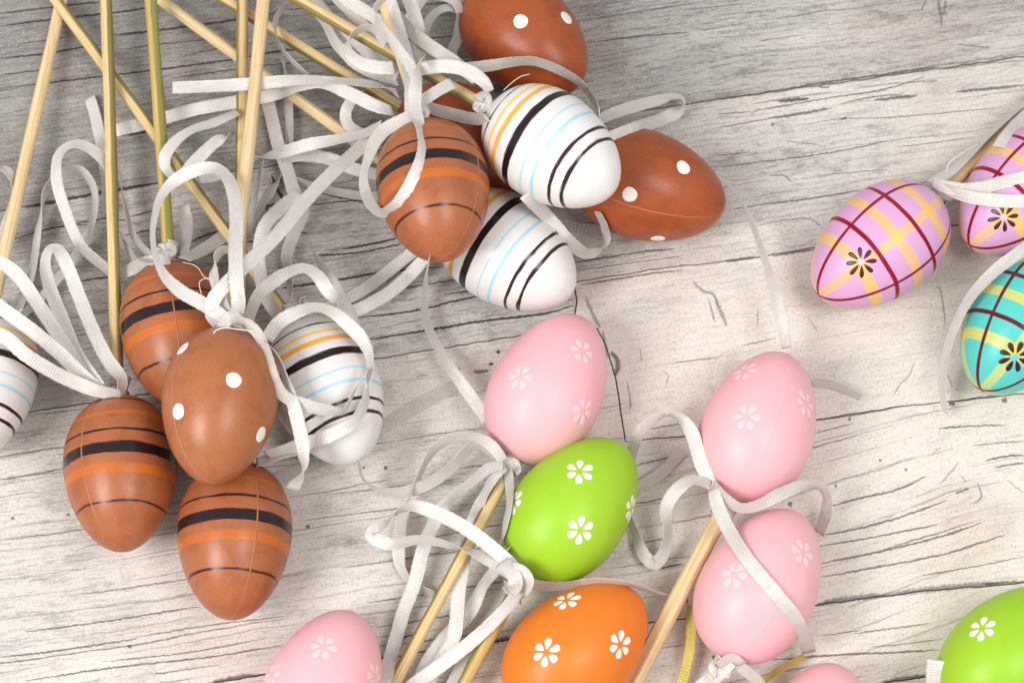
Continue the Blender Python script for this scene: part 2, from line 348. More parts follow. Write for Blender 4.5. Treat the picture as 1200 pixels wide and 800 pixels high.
# ------------------------------------------------------------------ egg shapes
KEGG = 0.135
def prof(u):      # u = z/(L/2) in -1..1 (tip +1), radius as a share of W/2
    u = np.clip(u, -1, 1)
    return np.sqrt(np.maximum(0, 1-u*u))*(1-KEGG*u)/1.006
class Egg: pass
EGGS = {}
def frame(az_px, c_px, z, elev):
    a = P(c_px[0], c_px[1], z); b = P(c_px[0]+az_px[0]*0.1, c_px[1]+az_px[1]*0.1, z)
    h = unit(b-a); e = math.radians(elev)
    ax = h*math.cos(e)+np.array([0, 0, 1])*math.sin(e)
    side = unit(np.cross(ax, -FWD))           # local x: across, as seen
    return np.stack([side, np.cross(ax, side), ax], 1)     # columns; local +-y toward the camera
uu, vv = np.meshgrid(np.linspace(0.001, math.pi-0.001, 40), np.linspace(0, 2*math.pi, 48, endpoint=False), indexing='ij')
def egg_pts(e):
    u = np.cos(uu); r = prof(u)*e.W/2
    L = np.stack([r*np.cos(vv), r*np.sin(vv), u*e.L/2], -1).reshape(-1, 3)
    return L@e.R.T+e.c
def inside(e, pts, margin=0.0):
    q = (pts-e.c)@e.R; u = q[:, 2]/(e.L/2+margin)
    return (np.abs(u) < 1) & (np.hypot(q[:, 0], q[:, 1]) < prof(u)*(e.W/2)+margin)
def set_egg(key, bbox_c, dirpx, elev, z=None, L=57.3, W=40.0, rest=()):
    e = Egg(); e.L, e.W = L, W; e.key = key
    zs = [z] if z is not None else list(np.arange(18.5, 70, 0.5))
    for zz in zs:
        cp = np.array(bbox_c, float)
        for _ in range(6):
            e.R = frame(dirpx, cp, zz, elev); e.c = P(cp[0], cp[1], zz)
            q = proj(egg_pts(e)); bc = (q.max(0)+q.min(0))/2
            cp = cp+(np.array(bbox_c)-bc)
        pts = egg_pts(e)
        if z is None and pts[:, 2].min() < -0.2: continue
        if any(inside(EGGS[o], pts, -0.4).any() for o in rest): continue
        break
    if z is None and not rest:      # sit on the table exactly
        pass
    EGGS[key] = e
    q = proj(egg_pts(e))
    e.bbox = (q[:, 0].min(), q[:, 0].max(), q[:, 1].min(), q[:, 1].max()); e.zmin = egg_pts(e)[:, 2].min()
    return e
set_egg('top_dot',    (613, 42), (92, 92), 10)
set_egg('low_white',  (593, 292), (130, 95), 5, L=57.0, W=39.4)
set_egg('right_dot',  (760, 216), (100, 28), -3)
set_egg('under_dot',  (546, 166), (88, 48), -2)
set_egg('up_white',   (646, 171), (143, 112), 12, L=55.5, W=39.0, rest=('top_dot', 'low_white', 'right_dot', 'under_dot'))
set_egg('up_brown',   (507, 223), (14, 100), 12, L=55.0, W=39.4, rest=('low_white', 'under_dot', 'up_white'))
set_egg('back_brown', (206, 392), (15, 100), 5, L=57.0, W=39.4)
set_egg('left_brown', (141, 554), (4, 100), 6, L=57.0, W=39.4)
set_egg('low_brown',  (275, 632), (-2, 100), 7, L=57.0, W=39.4)
set_egg('left_white', (380, 458), (42, 100), 6, L=57.0, W=39.4)
set_egg('edge_white', (-22, 448), (-14, 100), 6, L=57.0, W=39.4)
set_egg('heap_dot',   (258, 475), (-10, 100), 8, L=56.0, W=39.2, rest=('back_brown', 'left_brown', 'low_brown', 'left_white'))
set_egg('pink_a',     (639, 456), (43, -90), 0)
set_egg('green_a',    (668, 598), (62, -78), 0)
set_egg('orange',     (673, 766), (73, -68), 0)
set_egg('pink_low',   (374, 811), (36, -93), 0)
set_egg('pink_b',     (886, 502), (34, -94), 0)
set_egg('pink_c',     (887, 687), (46, -88), 0)
set_egg('pink_edge',  (957, 876), (20, -98), 0)
set_egg('green_b',    (1183, 770), (70, -70), 0)
set_egg('plaid_a',    (1032, 286), (-78, 62), -2)
set_egg('plaid_b',    (1202, 223), (-70, 68), -2)
set_egg('teal',       (1200, 378), (-52, 86), -2)

def hit(e, px, py):
    """first point of egg e along the photo ray through (px, py), local coordinates"""
    d = ray(px, py); o = (CAM-e.c)@e.R; dl = d@e.R
    t = np.linspace(DIST-220, DIST+220, 1500)
    Q = o[None]+dl[None]*t[:, None]
    f = np.hypot(Q[:, 0], Q[:, 1])-prof(Q[:, 2]/(e.L/2))*e.W/2
    ok = (f < 0) & (np.abs(Q[:, 2]) < e.L/2)
    if not ok.any(): return None
    return Q[np.argmax(ok)]
def surf(e, q, off):     # push a local point radially onto the shell
    q = np.array(q, float); u = q[2]/(e.L/2); r = float(prof(u))*e.W/2+off
    h = math.hypot(q[0], q[1])+1e-9
    return np.array([q[0]/h*r, q[1]/h*r, q[2]])

# ------------------------------------------------------------------ egg materials
def stripe_material(name, base, speck, stripes, rough=0.42, rot=0.6, wob_=0.007, jog=0.012):
    k = NT(name)
    tc = k.n('ShaderNodeTexCoord').outputs['Object']
    oi = k.n('ShaderNodeObjectInfo').outputs['Random']
    mm = k.scalev(tc, (1000, 1000, 1000)); se = k.n('ShaderNodeSeparateXYZ'); k.l(mm, se.inputs[0])
    off = k.n('ShaderNodeVectorMath', operation='ADD'); k.l(mm, off.inputs[0])
    cb = k.n('ShaderNodeCombineXYZ'); k.l(k.math('MULTIPLY', oi, 300.0), cb.inputs[0]); k.l(cb.outputs[0], off.inputs[1])
    mo = off.outputs[0]
    ang = k.math('ARCTAN2', se.outputs[0], k.math('MULTIPLY', se.outputs[1], -1.0))
    s = k.math('ADD', k.math('DIVIDE', se.outputs[2], 56.5), 0.5-0.052)
    nz = k.math('SUBTRACT', k.noise(mo, 0.055, 3, 0.5), 0.5)
    s = k.math('ADD', s, k.math('MULTIPLY', nz, wob_*4))
    a2 = k.math('WRAP', k.math('ADD', ang, rot), math.pi, -math.pi)
    s = k.math('ADD', s, k.math('MULTIPLY', a2, jog/math.pi))
    col = base
    fine = k.noise(mo, 2.2, 3, 0.7); mid = k.noise(mo, 0.11, 3, 0.6)
    col = k.mix(k.math('MULTIPLY', k.ss(fine, 0.52, 0.36), 0.40), base, speck)
    col = k.mix(k.math('MULTIPLY', k.ss(mid, 0.45, 0.66), 0.38), col, speck)
    # brush drag round the egg
    av = k.n('ShaderNodeCombineXYZ'); k.l(k.math('MULTIPLY', ang, 1.6), av.inputs[0]); k.l(k.math('MULTIPLY', s, 120.0), av.inputs[1]); k.l(k.math('MULTIPLY', oi, 50.0), av.inputs[2])
    brush = k.noise(av.outputs[0], 1.0, 3, 0.65)
    edge = k.math('MULTIPLY', k.math('SUBTRACT', brush, 0.5), 0.024)
    gl = None
    for c, hw, co, op in stripes:
        d = k.math('ADD', k.math('ABSOLUTE', k.math('SUBTRACT', s, c)), edge)
        m = k.ss(d, hw+0.0035, hw-0.0035)
        if op < 1: m = k.math('MULTIPLY', m, k.math('ADD', op-0.80, k.math('MULTIPLY', brush, 1.6), clamp=True), clamp=True)
        col = k.mix(m, col, co)
        gl = m if gl is None else k.math('MAXIMUM', gl, m)
    k.l(col, k.b.inputs['Base Color'])
    rr = k.math('ADD', rough, k.math('MULTIPLY', k.math('SUBTRACT', mid, 0.5), 0.14))
    k.l(k.math('SUBTRACT', rr, k.math('MULTIPLY', gl, 0.12)), k.b.inputs['Roughness']) if gl is not None else k.l(rr, k.b.inputs['Roughness'])
    k.b.inputs['Specular IOR Level'].default_value = 0.42
    k.bump(k.math('ADD', k.math('MULTIPLY', fine, 0.25), k.math('MULTIPLY', k.noise(mo, 0.35, 2, 0.5), 1.0)), 0.12, 0.0004)
    return k.m
DKB = C(38, 22, 26); ORG = C(208, 108, 28)
M_BROWN = stripe_material('brown_painted_egg', C(172, 102, 64), C(138, 72, 42),
    [(0.045, 0.008, DKB, 1), (0.165, 0.013, ORG, 0.65), (0.29, 0.008, DKB, 1), (0.41, 0.035, DKB, 1), (0.535, 0.027, ORG, 0.65), (0.725, 0.0065, C(70, 30, 26), 1)], 0.36)
M_DOT = stripe_material('brown_spotted_egg', C(166, 82, 42), C(130, 58, 28), [], 0.36)
M_DOT_LIT = stripe_material('brown_spotted_egg_lit', C(174, 106, 66), C(142, 78, 46), [], 0.36)  # same brown paint as the other spotted eggs, lighting put into its colour
YEL = C(248, 196, 22); SKY = C(160, 214, 238); BRN = C(52, 26, 30)
M_WHITE = stripe_material('white_striped_egg', C(234, 231, 229), C(222, 217, 216),
    [(0.10, 0.006, DKB, 1), (0.175, 0.011, YEL, 0.8), (0.245, 0.019, C(246, 170, 10), 0.95), (0.355, 0.026, DKB, 1),
     (0.475, 0.007, SKY, 0.8), (0.555, 0.011, SKY, 0.85), (0.665, 0.010, BRN, 1), (0.74, 0.010, BRN, 1)], 0.34, rot=-0.9)
def plaid_material(name, base, line, yel, flower):
    k = NT(name)
    tc = k.n('ShaderNodeTexCoord').outputs['Object']
    mm = k.scalev(tc, (1000, 1000, 1000)); se = k.n('ShaderNodeSeparateXYZ'); k.l(mm, se.inputs[0])
    ang = k.math('ARCTAN2', se.outputs[0], k.math('MULTIPLY', se.outputs[1], -1.0))
    rad = k.math('SQRT', k.math('ADD', k.math('POWER', se.outputs[0], 2.0), k.math('POWER', se.outputs[1], 2.0)))
    z = se.outputs[2]
    wz = k.math('MULTIPLY', k.math('SUBTRACT', k.noise(mm, 0.06, 2, 0.5), 0.5), 1.2)
    av = k.n('ShaderNodeCombineXYZ'); k.l(ang, av.inputs[0]); k.l(k.math('MULTIPLY', z, 1.8), av.inputs[1])
    br1 = k.noise(av.outputs[0], 1.0, 3, 0.6)
    aw = k.n('ShaderNodeCombineXYZ'); k.l(k.math('MULTIPLY', k.math('MULTIPLY', ang, rad), 1.6), aw.inputs[0]); k.l(k.math('MULTIPLY', z, 0.08), aw.inputs[1])
    br2 = k.noise(aw.outputs[0], 1.0, 3, 0.6)
    fine = k.noise(mm, 2.0, 2, 0.6)
    col = k.mix(k.math('MULTIPLY', fine, 0.18), base, tuple(c*0.8 for c in base[:3])+(1,))
    def ringm(z0, hw): return k.ss(k.math('ABSOLUTE', k.math('SUBTRACT', k.math('ADD', z, wz), z0)), hw+0.18, hw-0.18)
    def merim(a0, hw):
        d = k.math('ABSOLUTE', k.math('WRAP', k.math('SUBTRACT', ang, a0), math.pi/4, -math.pi/4))
        return k.ss(k.math('ADD', k.math('MULTIPLY', d, rad), k.math('MULTIPLY', wz, 0.3)), hw+0.18, hw-0.18)
    ym = None
    for z0 in (15.3, -1.0, -17.2):
        m = ringm(z0, 1.9); ym = m if ym is None else k.math('MAXIMUM', ym, m)
    col = k.mix(k.math('MULTIPLY', ym, k.math('ADD', -0.15, k.math('MULTIPLY', br1, 1.6), clamp=True)), col, yel)
    m = merim(0.0, 1.7)
    col = k.mix(k.math('MULTIPLY', m, k.math('ADD', -0.25, k.math('MULTIPLY', br2, 1.6), clamp=True)), col, yel)
    lm = None
    for m in (ringm(7.6, 0.8), ringm(-9.1, 0.8), merim(math.pi/4, 0.65)):
        lm = m if lm is None else k.math('MAXIMUM', lm, m)
    col = k.mix(k.math('MULTIPLY', lm, k.math('ADD', 0.84, k.math('MULTIPLY', br1, 0.3), clamp=True)), col, line)
    k.l(col, k.b.inputs['Base Color']); k.b.inputs['Roughness'].default_value = 0.32; k.b.inputs['Specular IOR Level'].default_value = 0.28
    k.bump(k.math('ADD', k.math('MULTIPLY', lm, 0.5), k.math('MULTIPLY', fine, 0.1)), 0.15, 0.0003)
    return k.m
M_PLAID = plaid_material('lilac_plaid_egg', C(218, 168, 210), C(142, 0, 36), C(242, 198, 48), None)
M_TEAL = plaid_material('turquoise_plaid_egg', C(92, 202, 194), C(100, 18, 30), C(238, 210, 30), None)
def solid_material(name, base, dim, rough=0.42):
    k = NT(name)
    tc = k.n('ShaderNodeTexCoord').outputs['Object']; mm = k.scalev(tc, (1000, 1000, 1000))
    oi = k.n('ShaderNodeObjectInfo').outputs['Random']
    mid = k.noise(mm, 0.09, 4, 0.65); fine = k.noise(mm, 1.8, 3, 0.7)
    col = k.mix(k.math('MULTIPLY', k.ss(mid, 0.4, 0.75), 0.30), base, dim)
    col = k.mix(k.math('MULTIPLY', k.ss(fine, 0.46, 0.3), 0.16), col, dim)
    k.l(col, k.b.inputs['Base Color'])
    k.l(k.math('ADD', rough, k.math('MULTIPLY', k.math('SUBTRACT', mid, 0.5), 0.16)), k.b.inputs['Roughness'])
    k.b.inputs['Specular IOR Level'].default_value = 0.40
    pass
    k.bump(k.math('ADD', k.math('MULTIPLY', fine, 0.2), k.noise(mm, 0.25, 2, 0.5)), 0.10, 0.0004)
    return k.m
M_PINK = solid_material('pale_pink_egg', C(244, 184, 192), C(236, 168, 178))
M_GREEN = solid_material('lime_green_egg', C(160, 206, 44), C(140, 190, 34))
M_ORANGE = solid_material('orange_egg', C(232, 126, 36), C(218, 106, 26))
M_DOTPAINT = plain('white_dot_paint', C(244, 240, 234), 0.35)
M_FLOWER = plain('white_flower_print', C(246, 240, 238), 0.45)
M_FLOWER_P = plain('faint_pink_flower_print', C(249, 205, 210), 0.45)
M_PETAL = plain('dark_red_petal_paint', C(74, 10, 22), 0.35)
M_PETAL_T = plain('dark_brown_petal_paint', C(46, 10, 16), 0.35)
M_CENTRE = plain('lilac_flower_centre', C(222, 196, 236), 0.4)
M_CENTRE_T = plain('blue_flower_centre', C(96, 200, 228), 0.4)
SEAM = {}
def seam_mat(key, col):
    if key not in SEAM: SEAM[key] = plain(key+'_seam', col, 0.4)
    return SEAM[key]

# ------------------------------------------------------------------ ribbon, stick materials
def ribbon_material(name, col, trans, alpha=1.0, rib=1.0):
    k = NT(name)
    uv = k.n('ShaderNodeTexCoord').outputs['UV']
    se = k.n('ShaderNodeSeparateXYZ'); k.l(uv, se.inputs[0])          # x: mm along, y: mm across
    oi = k.n('ShaderNodeObjectInfo').outputs['Random']
    vo = k.n('ShaderNodeCombineXYZ'); k.l(k.math('MULTIPLY', oi, 90.0), vo.inputs[0]); ad = k.n('ShaderNodeVectorMath', operation='ADD'); k.l(uv, ad.inputs[0]); k.l(vo.outputs[0], ad.inputs[1]); uo = ad.outputs[0]
    warp = k.noise(k.scalev(uo, (0.30, 1.1, 1)), 1.0, 2, 0.5)
    ph = k.math('ADD', k.math('MULTIPLY', se.outputs[0], 2*math.pi/rib), k.math('MULTIPLY', warp, 5.0))
    ribs = k.math('MULTIPLY', k.math('ADD', k.math('SINE', ph), 1.0), 0.5)
    thr = k.noise(k.scalev(uo, (0.22, 2.3, 1)), 1.0, 3, 0.7)           # threads along the band
    wv = k.noise(k.scalev(uo, (1.7, 2.6, 1)), 1.0, 2, 0.7)             # woven sparkle
    zone = k.ss(k.noise(k.scalev(uo, (0.06, 0.15, 1)), 1.0, 2, 0.5), 0.42, 0.60)   # where the ribbing shows
    ed = k.math('ABSOLUTE', se.outputs[1])
    selv = k.ss(ed, 2.0, 2.35)
    c2 = tuple(c*0.80 for c in col[:3])+(1,)
    cc = k.mix(k.math('MULTIPLY', k.ss(thr, 0.54, 0.36), 0.55), col, c2)
    cc = k.mix(k.math('MULTIPLY', k.ss(wv, 0.50, 0.36), 0.55), cc, c2)
    cc = k.mix(k.math('MULTIPLY', k.math('MULTIPLY', ribs, zone), 0.42), cc, c2)
    k.l(cc, k.b.inputs['Base Color'])
    k.l(k.math('ADD', 0.24, k.math('MULTIPLY', thr, 0.22)), k.b.inputs['Roughness']); k.b.inputs['Specular IOR Level'].default_value = 0.7
    k.b.inputs['Anisotropic'].default_value = 0.7
    tg = k.n('ShaderNodeTangent', direction_type='UV_MAP'); k.l(tg.outputs[0], k.b.inputs['Tangent'])
    h = k.math('ADD', k.math('MULTIPLY', k.math('MULTIPLY', ribs, zone), 0.6), k.math('ADD', k.math('MULTIPLY', thr, 0.8), k.math('ADD', k.math('MULTIPLY', wv, 1.3), k.math('MULTIPLY', selv, 0.8))))
    k.b.inputs['Metallic'].default_value = 0.22
    k.bump(h, 0.6, 0.0003)
    tr = k.n('ShaderNodeBsdfTranslucent'); k.l(cc, tr.inputs[0])
    ms = k.n('ShaderNodeMixShader'); ms.inputs[0].default_value = trans
    k.l(k.b.outputs[0], ms.inputs[1]); k.l(tr.outputs[0], ms.inputs[2])
    fin = ms.outputs[0]
    if alpha < 1:
        tp = k.n('ShaderNodeBsdfTransparent'); m2 = k.n('ShaderNodeMixShader')
        a = k.math('ADD', alpha-0.1, k.math('MULTIPLY', ribs, 0.14), clamp=True)
        a = k.math('MAXIMUM', a, k.math('MULTIPLY', selv, 0.6))
        k.l(a, m2.inputs[0]); k.l(tp.outputs[0], m2.inputs[1]); k.l(fin, m2.inputs[2]); fin = m2.outputs[0]
    k.l(fin, k.out.inputs['Surface'])
    return k.m
M_RIB = ribbon_material('white_satin_ribbon', C(249, 245, 241), 0.26)
M_SHEER = ribbon_material('sheer_ribbed_ribbon', C(246, 240, 236), 0.3, 0.34, 1.5)
M_YRIB = ribbon_material('yellow_ribbon', C(240, 222, 124), 0.25)
M_THREAD = plain('frayed_thread', C(238, 232, 226), 0.5)
def stick_material(name, tan, lite, green, gpos, gw):
    k = NT(name)
    tc = k.n('ShaderNodeTexCoord').outputs['Object']; mm = k.scalev(tc, (1000, 1000, 1000))
    oi = k.n('ShaderNodeObjectInfo').outputs['Random']
    ad = k.n('ShaderNodeVectorMath', operation='ADD'); cb = k.n('ShaderNodeCombineXYZ')
    k.l(mm, ad.inputs[0]); k.l(k.math('MULTIPLY', oi, 200.0), cb.inputs[2]); k.l(cb.outputs[0], ad.inputs[1]); mo = ad.outputs[0]
    fb = k.noise(k.scalev(mo, (2.4, 2.4, 0.02)), 1.0, 3, 0.65)
    f2 = k.noise(k.scalev(mo, (5.0, 5.0, 0.10)), 1.0, 3, 0.7)
    bl = k.noise(k.scalev(mo, (0.3, 0.3, 0.03)), 1.0, 3, 0.6)
    col = k.mix(k.ss(fb, 0.36, 0.64), tan, lite)
    col = k.mix(k.math('MULTIPLY', k.ss(f2, 0.46, 0.30), 0.55), col, tuple(c*0.55 for c in tan[:3])+(1,))
    se = k.n('ShaderNodeSeparateXYZ'); k.l(mm, se.inputs[0])
    gm = k.ss(k.math('ADD', se.outputs[0], k.math('MULTIPLY', k.math('SUBTRACT', bl, 0.5), 1.6)), gpos, gpos+gw)
    col = k.mix(k.math('MULTIPLY', gm, 0.85), col, green)
    col = k.mix(k.math('MULTIPLY', k.ss(bl, 0.60, 0.75), 0.35), col, C(150, 110, 66))
    k.l(col, k.b.inputs['Base Color']); k.b.inputs['Roughness'].default_value = 0.42
    k.b.inputs['Specular IOR Level'].default_value = 0.4
    k.bump(k.math('ADD', fb, f2), 0.35, 0.0003)
    return k.m
M_ST1 = stick_material('bamboo_stick_light', C(214, 182, 134), C(240, 217, 174), C(190, 150, 90), 5.0, 1.0)
M_ST2 = stick_material('bamboo_stick_green_edge', C(210, 178, 126), C(236, 210, 160), C(118, 108, 44), 0.55, 0.7)
M_ST3 = stick_material('bamboo_stick_olive', C(190, 160, 96), C(214, 186, 120), C(142, 138, 66), -1.3, 0.6)

# ------------------------------------------------------------------ picks: one thing = egg + stick + ribbons
PICK = {}
def make_pick(key, label, cat, group, mat, seam=None, seam_ang=0.3, name='egg_pick'):
    e = EGGS[key]
    base = Vector((e.c[0]*MM, e.c[1]*MM, max(0.0, e.zmin)*MM))
    t = bpy.data.objects.new(name, None); COL.objects.link(t); t.location = base; t.empty_display_size = 0.01
    t['label'] = label; t['category'] = cat
    if group: t['group'] = group
    # shell
    nu, nv = 44, 72
    verts = [(0, 0, e.L/2)]; faces = []
    for i in range(1, nu):
        u = math.cos(math.pi*i/nu); r = float(prof(u))*e.W/2
        for j in range(nv):
            a = 2*math.pi*j/nv; verts.append((r*math.cos(a), r*math.sin(a), u*e.L/2))
    verts.append((0, 0, -e.L/2)); n = len(verts)
    for j in range(nv): faces.append((0, 1+j, 1+(j+1) % nv))
    for i in range(nu-2):
        for j in range(nv):
            a = 1+i*nv+j; b = 1+i*nv+(j+1) % nv; faces.append((a, a+nv, b+nv, b))
    for j in range(nv): faces.append((n-1, 1+(nu-2)*nv+(j+1) % nv, 1+(nu-2)*nv+j))
    me = mesh('shell', [(x*MM, y*MM, z*MM) for x, y, z in verts], faces)
    s = link('shell', me, t, mat)
    s.matrix_local = Matrix.Translation(Vector(e.c*MM)-base) @ Matrix(e.R.tolist()).to_4x4()
    if seam:      # fine raised mould seam, one loop through both poles
        pts = []
        for i in range(96):
            th = 2*math.pi*i/96; u = math.cos(th); r = float(prof(u))*e.W/2*(1 if math.sin(th) >= 0 else -1)
            pts.append(((r-0.27*np.sign(r))*math.cos(seam_ang), (r-0.27*np.sign(r))*math.sin(seam_ang), u*(e.L/2-0.27)))
        sm = tube(pts, 0.42, 8, True)
        link('seam', sm, s, seam)
    e.empty, e.shell, e.base = t, s, base
    PICK[key] = t
    return e
def tube(pts, rad, k=6, closed=False, taper=None):
    A = np.array(pts, float); n = len(A)
    T = (np.roll(A, -1, 0)-np.roll(A, 1, 0)) if closed else np.gradient(A, axis=0)
    T /= np.linalg.norm(T, axis=1)[:, None]+1e-12
    ref = np.array([0.31, 0.77, 0.55]); V = []; F = []
    N = np.cross(T[0], ref); N /= np.linalg.norm(N)
    for i in range(n):
        N = N-T[i]*(N@T[i]); N /= np.linalg.norm(N)+1e-12; B = np.cross(T[i], N)
        r = rad if taper is None else rad*taper(i/(n-1))
        for j in range(k):
            a = 2*math.pi*j/k; V.append((A[i]+(N*math.cos(a)+B*math.sin(a))*r)*MM)
    m = n if closed else n-1
    for i in range(m):
        for j in range(k):
            a = i*k+j; b = i*k+(j+1) % k; i2 = ((i+1) % n)*k
            F.append((a, b, i2+(j+1) % k, i2+j))
    if not closed: F.append(tuple(range(k))[::-1]); F.append(tuple(range((n-1)*k, n*k)))
    return mesh('tube', V, F)

def dot(key, px, py, r=2.7, stretch=1.0):
    e = EGGS[key]; q = hit(e, px, py)
    if q is None: return
    patch(e, q, 'dot', M_DOTPAINT, [[(0, 0)]+[(r*math.cos(a)*(1+0.05*math.sin(3*a+px)), r*stretch*math.sin(a)) for a in np.linspace(0, 2*math.pi, 24, endpoint=False)]], dome=0.06)
def basis(e, q):
    eps = 0.05
    a = math.atan2(q[1], q[0]); tx = np.array([-math.sin(a), math.cos(a), 0])
    p1 = surf(e, q+np.array([0, 0, eps]), 0); p0 = surf(e, q-np.array([0, 0, eps]), 0)
    tz = unit(p1-p0); return tx, tz, np.cross(tx, tz)
def patch(e, q, name, mat, fans, dome=0.0, off=0.07, parent=None):
    """paint patch laid on the shell: fans of 2-D outlines in mm, first point is the middle"""
    tx, tz, nrm = basis(e, q); V, F = [], []
    if nrm[:2]@q[:2] < 0: nrm = -nrm
    def onto(x, y, h):
        w = q+tx*x+tz*y
        for _ in range(2):
            w = surf(e, w, 0)
        return w+nrm*h
    for fan in fans:
        c = np.array(fan[0]); ring = [np.array(p) for p in fan[1:]]; m = len(ring); b = len(V)
        V.append(onto(c[0], c[1], off+dome)*MM)
        for s_, h in ((0.6, off+dome*0.85), (0.94, off+dome*0.25), (1.0, -0.05)):
            for p in ring:
                w = c+(p-c)*s_; V.append(onto(w[0], w[1], h)*MM)
        for j in range(m):
            F.append((b, b+1+j, b+1+(j+1) % m))
            for r_ in range(2):
                a = b+1+r_*m+j; d = b+1+r_*m+(j+1) % m; F.append((a, a+m, d+m, d))
    return link(name, mesh(name, V, F), parent or e.shell, mat)
def petal_fans(n, r0, r1, w, rot):
    fans = []
    for i in range(n):
        a = rot+2*math.pi*i/n; ca, sa = math.cos(a), math.sin(a)
        jr = random.uniform(0.93, 1.05); pts = []
        for t in np.linspace(0, 2*math.pi, 14, endpoint=False):
            x = r0+(r1*jr-r0)*(0.5-0.5*math.cos(t)); s_ = (x-r0)/(r1*jr-r0)
            y = w*math.sin(t)*(0.35+0.75*s_)
            pts.append((x*ca-y*sa, x*sa+y*ca))
        m = r0+(r1-r0)*0.6; fans.append([(m*ca, m*sa)]+pts)
    return fans
def flower(key, px, py, mat, R=4.8, n=6, rot=0.3, centre=None, w=0.95):
    e = EGGS[key]; q = hit(e, px, py)
    if q is None: return
    o = patch(e, q, 'flower_print', mat, petal_fans(n, R*0.22, R, w*R/4.8*1.05, rot))
    if centre:
        patch(e, q, 'flower_centre', centre, [[(0, 0)]+[(1.15*math.cos(a), 1.15*math.sin(a)) for a in np.linspace(0, 2*math.pi, 14, endpoint=False)]], off=0.10, parent=e.shell)

def stick(key, end, zend, mat, roll=0.0, r=2.15, groove=False, start=None):
    e = EGGS[key]
    a = e.c-e.R[:, 2]*(e.L/2-5.0) if start is None else P(*start)
    b = P(end[0], end[1], zend); d = b-a; Ln = np.linalg.norm(d); d /= Ln
    x = unit(np.cross(d, -FWD)); y = np.cross(d, x)
    cr, sr = math.cos(roll), math.sin(roll); x, y = x*cr+y*sr, -x*sr+y*cr
    rnd = random.Random(hash(key) % 1000 if False else sum(map(ord, key)))
    k = 14; shape = []
    for j in range(k):
        t = 2*math.pi*j/k; c, s_ = math.cos(t), math.sin(t)
        m = (abs(c)**3.2+abs(s_)**3.2)**(-1/3.2)          # rounded square
        rr = r*m*rnd.uniform(0.95, 1.04)
        if groove and j == 10: rr *= 0.55
        shape.append((rr*c, rr*s_*0.92))
    nr = 26; V, F = [], []
    ph = rnd.uniform(0, 6)
    for i in range(nr):
        z = Ln*i/(nr-1); bx = 0.35*math.sin(ph+z*0.025); by = 0.25*math.sin(ph*2+z*0.03); sc = 1+0.04*math.sin(ph+z*0.11)
        for sx_, sy_ in shape: V.append(((sx_*sc+bx)*MM, (sy_*sc+by)*MM, z*MM))
    for i in range(nr-1):
        for j in range(k): F.append((i*k+j, i*k+(j+1) % k, (i+1)*k+(j+1) % k, (i+1)*k+j))
    F.append(tuple(range(k))[::-1]); F.append(tuple(range((nr-1)*k, nr*k)))
    me = mesh('stick', V, F)
    o = link('stick', me, e.empty, mat)
    R = np.stack([x, y, d], 1)
    o.matrix_local = Matrix.Translation(Vector(a*MM)-e.base) @ Matrix(R.tolist()).to_4x4()
    e.stick_a, e.stick_d = a, d
    return o

RW = 4.9      # ribbon width mm
def sweep(pos, wdir, base, width, mat, parent, name='ribbon', seed=0, cup=0.12):
    n = len(pos); rnd = random.Random(seed)
    T = np.gradient(pos, axis=0); T /= np.linalg.norm(T, axis=1)[:, None]+1e-12
    N = np.cross(wdir, T); N /= np.linalg.norm(N, axis=1)[:, None]+1e-12
    s = np.concatenate([[0], np.cumsum(np.linalg.norm(np.diff(pos, axis=0), axis=1))])
    offs = np.array([-1, -0.9, -0.4, 0.0, 0.4, 0.9, 1.0]); m = len(offs)
    ph = rnd.uniform(0, 9); V, F, UV = [], [], []
    th = 0.09
    for side in (1, -1):
        for i in range(n):
            fr = 1+0.02*math.sin(s[i]*1.9+ph)+0.015*math.sin(s[i]*0.7+ph*2)
            cu = cup*math.sin(s[i]*0.13+ph)*width*0.25
            for o_ in offs:
                ew = 0.05*math.sin(s[i]*2.6+ph+o_*3) if abs(o_) == 1 else 0
                p = pos[i]+wdir[i]*(o_*width/2*fr+ew)+N[i]*(cu*(1-o_*o_)+side*th*(1 if abs(o_) < 1 else 0.9))
                V.append(p*MM-np.array(base)); UV.append((s[i]+ph*20, o_*width/2))
    nm = n*m
    for i in range(n-1):
        for j in range(m-1):
            a = i*m+j
            F.append((a, a+1, a+m+1, a+m)); F.append((nm+a, nm+a+m, nm+a+m+1, nm+a+1))
        a = i*m; F.append((a, a+m, nm+a+m, nm+a)); a = i*m+m-1; F.append((a, nm+a, nm+a+m, a+m))
    for i in (0, n-1):
        for j in range(m-1):
            a = i*m+j; F.append((a, nm+a, nm+a+1, a+1) if i == 0 else (a, a+1, nm+a+1, nm+a))
    return link(name, mesh(name, V, F, True, UV), parent, mat)
RCOUNT = [0]
